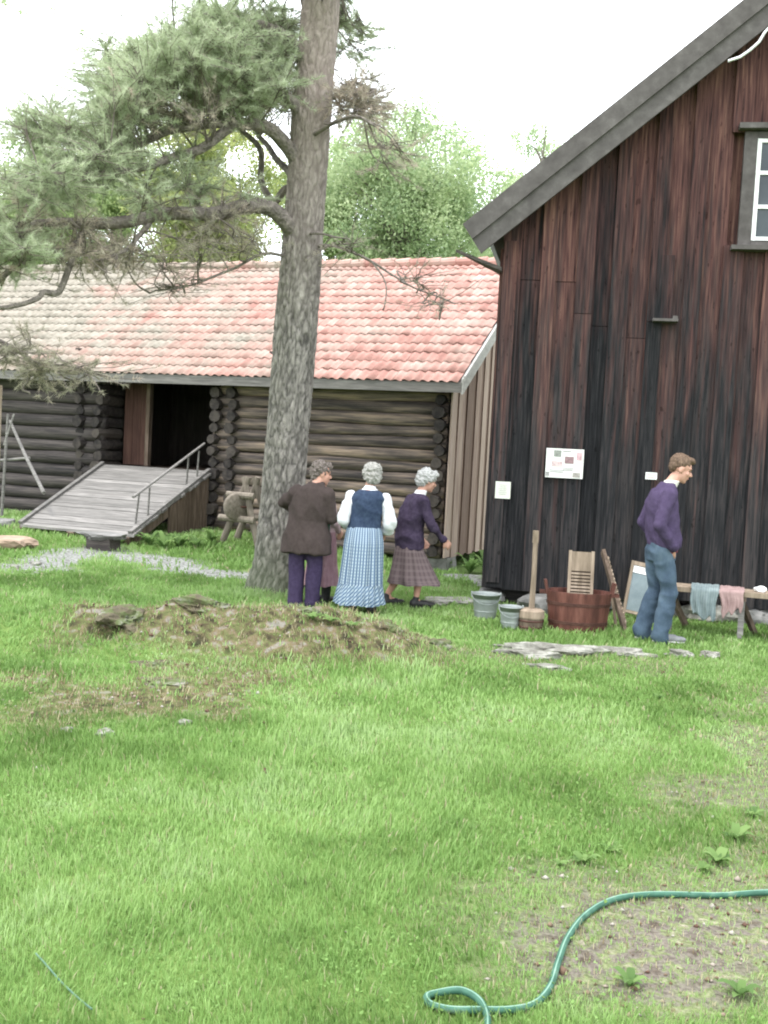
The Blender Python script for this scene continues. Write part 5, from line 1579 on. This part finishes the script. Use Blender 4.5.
lbs = ['green weed clump under the right edge of the ramp', 'pale flowering weed clump below the ramp side', 'weed clump at the middle of the ramp side', 'weed clump below the ramp support', 'weed clump between the ramp and the grindstone', 'weed clump beside the stone slab',
       'leafy plant below the barn gable boards', 'bright leafy bush in the gap beside the house corner', 'tall leafy plant behind the gap beside the house corner', 'small dark plant under the barn corner']
for (px, py, Yd, r_), lb in zip(ws, lbs):
    p = at(px, py, Yd)
    weed('leafy_weed', (p.x, p.y, gh(p.x, p.y)), r_, 22, lb, up=.9, w_=.16)

# ------------------------------------------------------------------ trees
def tri_cloud(pts, size, n_per, spread, elong=1.0):
    """many small leaf triangles/quads around points"""
    N = len(pts) * n_per
    c = np.repeat(pts, n_per, 0) + rng.normal(0, 1, (N, 3)) * np.array(spread)
    a = rng.normal(0, 1, (N, 3)); a /= np.linalg.norm(a, axis=1)[:, None]
    b = rng.normal(0, 1, (N, 3)); b -= a * (a * b).sum(1)[:, None]; b /= np.linalg.norm(b, axis=1)[:, None]
    s = size * rng.uniform(.6, 1.4, N)[:, None]
    v0 = c - a * s * elong; v1 = c + b * s * .5; v2 = c + a * s * elong; v3 = c - b * s * .5
    V = np.stack([v0, v1, v2, v3], 1).reshape(-1, 3)
    F = np.arange(N * 4).reshape(N, 4)
    return V, F
def leafy_tree(name, px, py_top, py_bot, half_w, Y, label, mat, n_cl=230, n_leaf=130, size=.06, sparse=0.0, droop=0.0, group='trees behind the barn', trunk_mat=None):
    top = at(px, py_top, Y); bot = at(px, py_bot, Y)
    Rw = half_w * Y / FPX
    zc, zh = (top.z + bot.z) / 2, (top.z - bot.z) / 2
    base = Vector((top.x, Y, 0))
    o = tag(empty(name, base), label, 'tree', group)
    mb = MB()
    H_ = top.z
    mb.tube([(0, 0, -.2), (.1, 0, H_ * .35), (-.1, .1, H_ * .65), (0, 0, H_ * .95)], [Rw * .075 + .06, Rw * .055 + .04, Rw * .035 + .02, .02], seg=9)
    cl = []
    tries = 0
    while len(cl) < n_cl and tries < 20000:
        tries += 1
        v = rng.normal(0, 1, 3); v /= np.linalg.norm(v)
        r_ = rng.random() ** .45
        p = v * r_
        zz = p[2]
        env = .62 + .38 * math.sin((zz + 1) * 1.25) + .25 * mn.noise(Vector((v[0] * 2.1 + px, v[1] * 2.1, v[2] * 2.1)))
        q = Vector((p[0] * Rw * env, p[1] * Rw * env, zc + zz * zh))
        if mn.noise(Vector((q.x * .8, q.y * .8, q.z * .8 + px))) < -.12 + sparse: continue
        cl.append(q)
    for k in range(0, len(cl), 5):
        q = cl[k]; h = max(H_ * .25, q.z - abs(q.x) * .8 - .5)
        mb.tube([(0, 0, h), (q.x * .5, q.y * .5, (h + q.z) / 2 + .2), tuple(q)], [.05 + Rw * .012, .035, .012], seg=5, cap=False)
    mb.build('trunk', trunk_mat or M_limb, o)
    P_ = np.array([tuple(q) for q in cl])
    V_, F_ = tri_cloud(P_, size, n_leaf, (Rw * .115, Rw * .115, Rw * .085))
    if droop:
        V_[:, 2] -= droop * np.abs(rng.normal(0, 1, len(V_) // 4)).repeat(4) * .5
    va = np.repeat(np.clip(rng.normal(.5, .2, len(V_) // 4) + np.repeat(rng.uniform(-.22, .22, len(cl)), n_leaf), 0, 1), 4)
    fast_mesh('crown', V_, F_, mat, va, o, k=4)
    return o
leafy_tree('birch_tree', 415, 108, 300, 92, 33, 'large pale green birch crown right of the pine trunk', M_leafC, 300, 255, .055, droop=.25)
leafy_tree('birch_tree', 340, 120, 300, 60, 36, 'green tree showing just right of the pine trunk', M_leafA, 160, 221, .055, droop=.2)
leafy_tree('leafy_tree', 215, 95, 300, 75, 30, 'bright green tree behind the barn left of the pine trunk', M_leafB, 190, 221, .055, sparse=.05)
leafy_tree('leafy_tree', 120, 130, 300, 75, 34, 'green tree behind the middle of the barn ridge', M_leafA, 170, 221, .055, sparse=.05)
leafy_tree('leafy_tree', 25, 135, 300, 75, 31, 'green tree behind the left part of the barn ridge', M_leafA, 180, 221, .055)
leafy_tree('leafy_tree', -75, 110, 300, 70, 33, 'green tree behind the barn at the left edge', M_leafB, 140, 204, .055)
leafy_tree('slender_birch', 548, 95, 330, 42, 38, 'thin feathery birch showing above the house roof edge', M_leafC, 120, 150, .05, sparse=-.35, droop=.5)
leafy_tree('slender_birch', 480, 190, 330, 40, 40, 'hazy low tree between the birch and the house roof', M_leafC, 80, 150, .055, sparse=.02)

# the big pine
TY = 11.75
tc_ = [(277, 600), (279, 560), (283, 500), (287, 440), (291, 390), (295, 340), (299, 290), (302, 250), (306, 190), (310, 130), (316, 60), (321, 0), (328, -70), (333, -150), (336, -260)]
tr_ = [30, 25, 22, 21.5, 21.5, 21.5, 21, 20.5, 20, 19.5, 19, 19, 18, 15, 9]
tb0 = at(277, 596, TY); tb0.z = 0
pine = tag(empty('pine_tree', tb0), 'large old pine with a bare grey trunk in front of the barn', 'pine')
tp = [at(a, b, TY) - tb0 for a, b in tc_]
tp[0].z = -.15
tp = smooth_path(tp, 5)
trr = np.interp(np.linspace(0, len(tr_) - 1, len(tp)), range(len(tr_)), [r_ * TY / FPX for r_ in tr_])
def trunk_mesh():
    seg = 150
    P_, Q_ = [], []
    for i in range(len(tp) - 1):
        k = max(1, int((tp[i + 1] - tp[i]).length / .028))
        for q in range(k):
            f = q / k
            P_.append(tp[i].lerp(tp[i + 1], f)); Q_.append(trr[i] * (1 - f) + trr[i + 1] * f)
    V_, A_ = [], []
    for p, r0 in zip(P_, Q_):
        for k in range(seg):
            t = 2 * math.pi * k / seg
            d = Vector((math.cos(t), math.sin(t), 0))
            fl = 1 + (.13 * max(0, 1 - max(p.z, 0) / .35) * (1 + .8 * math.sin(t * 4 + 1)))
            c = d * r0
            q = Vector((c.x * 15, c.y * 15, p.z * 8)) + Vector((mn.noise(Vector((c.x * 9, c.y * 9, p.z * 5))), mn.noise(Vector((c.x * 9 + 5, c.y * 9, p.z * 5))), mn.noise(Vector((c.x * 9, c.y * 9 + 5, p.z * 5))))) * .9
            dd, _ = mn.voronoi(q)
            cr = min(1.0, (dd[1] - dd[0]) * 2.6)
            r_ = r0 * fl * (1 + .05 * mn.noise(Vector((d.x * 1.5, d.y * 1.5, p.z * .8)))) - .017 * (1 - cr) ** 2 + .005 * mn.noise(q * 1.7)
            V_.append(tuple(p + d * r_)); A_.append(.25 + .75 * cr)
    n = len(P_)
    I_ = np.arange(n * seg).reshape(n, seg)
    F_ = np.stack([I_[:-1].ravel(), np.roll(I_, -1, 1)[:-1].ravel(), np.roll(I_, -1, 1)[1:].ravel(), I_[1:].ravel()], 1)
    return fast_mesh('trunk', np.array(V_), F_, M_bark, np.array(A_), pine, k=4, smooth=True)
trunk_mesh()
LIMBS = []
def limb(pts, r0, r1, name='limb', mat=M_limb, sub=6, wob=.05):
    P_ = [at(a, b, Y) - tb0 for a, b, Y in pts]
    P_ = smooth_path(P_, sub)
    # gnarl
    for i in range(1, len(P_) - 1):
        P_[i] = P_[i] + Vector((mn.noise(P_[i] * 2.3), mn.noise(P_[i] * 2.3 + Vector((9, 0, 0))), mn.noise(P_[i] * 2.3 + Vector((0, 7, 0))))) * .05
    rr = [max(.008, (r0 + (r1 - r0) * i / (len(P_) - 1)) * TY / FPX) for i in range(len(P_))]
    mb = MB(); mb.tube(P_, rr, seg=9, wob=wob, var=.5)
    mb.build(name, mat, pine, True)
    LIMBS.extend(P_)
limb([(300, 240, 11.75), (288, 226, 11.6), (270, 211, 11.4), (245, 206, 11.2), (210, 213, 11.0), (170, 214, 10.8), (120, 220, 10.6), (70, 222, 10.4), (25, 229, 10.2), (-30, 236, 10.0), (-90, 240, 9.9)], 8.5, 3.5)
limb([(305, 175, 11.75), (292, 152, 11.6), (275, 133, 11.4), (250, 123, 11.2), (215, 122, 11.1), (175, 128, 11.0), (130, 143, 10.9), (80, 165, 10.8), (40, 190, 10.7)], 8, 2.5)
limb([(303, 200, 11.75), (288, 188, 11.9), (272, 200, 12.0), (262, 180, 12.1), (258, 150, 12.1), (240, 130, 12.1), (215, 115, 12.1)], 4.5, 2)
limb([(232, 124, 11.1), (212, 140, 11.0), (190, 152, 10.9), (160, 163, 10.7), (120, 175, 10.5), (70, 178, 10.3), (20, 180, 10.1)], 5, 2)
limb([(300, 190, 11.7), (280, 160, 12.1), (262, 140, 12.5), (255, 120, 12.8)], 4, 2)
limb([(205, 213, 11.0), (190, 195, 11.2), (188, 170, 11.3), (195, 150, 11.4)], 3, 1.5)
limb([(150, 216, 10.8), (140, 235, 10.6), (125, 250, 10.4), (90, 262, 10.2)], 3, 1.2)
limb([(95, 221, 10.5), (75, 245, 10.3), (72, 262, 10.2), (62, 290, 10.1), (45, 292, 10.0), (38, 300, 9.9), (10, 308, 9.8), (-20, 306, 9.8)], 3.5, 1.6)
limb([(30, 229, 10.2), (20, 260, 10.0), (-10, 290, 9.9), (-40, 320, 9.8)], 3, 1.5)
limb([(-30, 330, 9.9), (5, 345, 10.0), (30, 358, 10.0), (45, 366, 10.0)], 2.2, .8)
limb([(30, 358, 10.0), (28, 378, 10.0), (22, 390, 10.0), (30, 394, 10.0)], 1.2, .8)
limb([(310, 130, 11.75), (290, 100, 11.6), (255, 78, 11.5), (215, 62, 11.4), (170, 55, 11.3), (120, 62, 11.2)], 7, 2.5)
limb([(316, 70, 11.75), (290, 40, 11.7), (250, 22, 11.6), (205, 14, 11.6)], 6, 2.5)
limb([(318, 40, 11.75), (300, -10, 11.7), (250, -50, 11.5), (190, -70, 11.4)], 6, 2.5)
limb([(322, 10, 11.75), (350, -25, 11.7), (400, -55, 11.6), (450, -70, 11.6)], 5, 2)
limb([(312, 110, 11.75), (335, 95, 11.7), (355, 85, 11.6), (375, 90, 11.5)], 3, 1.2)
limb([(308, 140, 11.75), (328, 125, 11.3), (350, 118, 11.0), (372, 125, 10.8)], 2.5, 1)
limb([(303, 250, 11.75), (330, 245, 11.6), (360, 255, 11.5), (390, 275, 11.4), (420, 290, 11.3), (455, 304, 11.2)], 1.6, .6)
limb([(372, 262, 11.45), (385, 285, 11.4), (383, 310, 11.3)], 1.0, .5)
limb([(303, 232, 11.75), (330, 235, 11.2), (350, 240, 11.0)], 1.6, .6)
limb([(296, 262, 11.75), (262, 255, 11.5), (230, 270, 11.3), (190, 285, 11.1), (150, 293, 11.0)], 1.8, .7)
LA = np.array([tuple(p) for p in LIMBS])
# zones of foliage: (px, py, Y, half width px, half height px, half depth m, clusters, kind)
ZN = [(215, 45, 11.6, 72, 42, 1.5, 62, 0), (270, 40, 12.3, 40, 55, 1.0, 26, 0), (150, 70, 11.2, 60, 34, 1.3, 42, 0), (120, 105, 11.0, 36, 26, 1.2, 20, 0), (235, 88, 11.6, 60, 28, 1.3, 32, 0),
      (175, 112, 11.0, 74, 16, 1.2, 18, 1), (270, 95, 12.2, 36, 32, .6, 14, 1), (358, 100, 11.9, 24, 40, .8, 22, 1), (345, 30, 12.6, 26, 40, .7, 9, 0), (385, 150, 11.2, 18, 16, .5, 4, 1),
      (50, 130, 10.7, 34, 18, .8, 13, 0), (100, 160, 10.7, 50, 22, 1.0, 15, 0), (40, 190, 10.3, 50, 36, 1.0, 14, 0), (10, 235, 10.0, 42, 45, .9, 7, 0), (15, 240, 10.0, 45, 40, .9, 9, 1), (60, 240, 10.3, 38, 26, .8, 7, 1), (-60, 220, 10.0, 50, 80, 1.2, 26, 0),
      (150, 190, 10.8, 55, 24, .9, 5, 0), (165, 250, 10.8, 60, 18, .7, 9, 1), (215, 175, 11.2, 40, 24, .8, 4, 0), (105, 262, 10.3, 40, 12, .6, 5, 1), (5, 345, 10.0, 32, 20, .4, 5, 1), (60, 368, 10.0, 36, 9, .35, 9, 1), (200, 212, 11.0, 60, 10, .5, 6, 1),
      (230, 240, 11.3, 35, 14, .5, 6, 1), (180, 285, 11.0, 28, 9, .4, 5, 2), (415, 280, 11.3, 24, 12, .3, 4, 2), (435, 300, 11.2, 14, 6, .2, 3, 2), (345, 245, 11.2, 24, 12, .4, 4, 2), (250, -60, 11.5, 120, 40, 1.8, 40, 0), (390, -70, 11.8, 80, 35, 1.5, 22, 0)]
TW = MB()
tufts, tdir, tkind = [], [], []
for (zx, zy, zY, hw_, hh_, hd_, ncl, kind) in ZN:
    for _ in range(ncl):
        v = rng.normal(0, 1, 3); v /= np.linalg.norm(v); v *= rng.random() ** .5
        c = at(zx + v[0] * hw_, zy + v[1] * hh_, zY + v[2] * hd_) - tb0
        dd_ = np.linalg.norm(LA - np.array(tuple(c)), axis=1)
        j = int(np.argmin(dd_ + rng.uniform(0, .15, len(dd_))))
        s = LIMBS[j]
        L_ = (c - s).length
        mid = (s + c) / 2 + Vector(rng.normal(0, .07, 3)) + Vector((0, 0, -.04))
        end = c
        if L_ > 1.6:      # begin nearer, do not draw long bare whips
            s = c + (s - c) * (1.2 / L_); mid = (s + c) / 2 + Vector(rng.normal(0, .05, 3))
        path = smooth_path([s, mid, end], 4)
        TW.tube(path, list(np.linspace(.012, .005, len(path))), seg=4, cap=False)
        # side twigs with tufts, spread flat like a pine bough
        nt_ = 16 if kind == 0 else (11 if kind == 1 else 7)
        ax = (end - s).normalized() if L_ > .01 else Vector((1, 0, 0))
        for k in range(nt_):
            q = end + Vector(rng.normal(0, 1, 3) * np.array((.20, .20, .10))) + ax * rng.uniform(-.2, .2)
            m_ = end + (q - end) * .5 + Vector(rng.normal(0, .02, 3))
            TW.tube([end + (s - end) * rng.uniform(0, .35), m_, q], [.005, .004, .003], seg=3, cap=False)
            if kind < 2 or rng.random() < .6:
                for f in ((1.0, .72, .45) if kind == 0 else (1.0, .6)):
                    tufts.append(tuple(end + (q - end) * f)); tdir.append(tuple((q - end).normalized() + Vector((0, 0, .25)))); tkind.append(kind)
TW.build('twigs', M_twig, pine)
tufts = np.array(tufts); tdir = np.array(tdir); tkind = np.array(tkind)
def needles(sel, per, ln, wd, mat, name):
    P_ = tufts[sel]; D_ = tdir[sel]
    n = len(P_) * per
    base = np.repeat(P_, per, 0); D = np.repeat(D_, per, 0)
    t = rng.uniform(-.05, .05, n)[:, None]
    base = base + D * t
    d = D * .55 + rng.normal(0, .62, (n, 3)); d /= np.linalg.norm(d, axis=1)[:, None]
    s = np.cross(d, rng.normal(0, 1, (n, 3))); s /= np.linalg.norm(s, axis=1)[:, None]
    l = ln * rng.uniform(.6, 1.2, n)[:, None]
    V_ = np.stack([base - s * wd, base + s * wd, base + d * l], 1).reshape(-1, 3)
    va = np.repeat(np.clip(np.repeat(rng.uniform(.1, .9, len(P_)), per) + rng.normal(0, .12, n), 0, 1), 3)
    fast_mesh(name, V_, np.arange(n * 3).reshape(n, 3), mat, va, pine)
needles(tkind == 0, 34, .068, .0025, M_needle, 'crown')
needles(tkind == 1, 26, .066, .0025, M_needle2, 'crown')
needles(tkind == 2, 12, .06, .0025, M_needle2, 'crown')
# high thin spray of another pine at the top left corner
sp = at(20, 4, 12)
sy_ = tag(empty('leaning_branch', (sp.x, sp.y, sp.z)), 'faint twig spray reaching in at the top left corner', 'branch')
mb = MB(); V2 = []
for k in range(14):
    q = Vector(rng.normal(0, 1, 3) * np.array((.25, .2, .06)))
    mb.tube([(-1.2, 0, .3), (-.4, 0, .1), tuple(q)], [.008, .005, .003], seg=3, cap=False); V2.append(tuple(q))
mb.build('twig', M_twig, sy_)
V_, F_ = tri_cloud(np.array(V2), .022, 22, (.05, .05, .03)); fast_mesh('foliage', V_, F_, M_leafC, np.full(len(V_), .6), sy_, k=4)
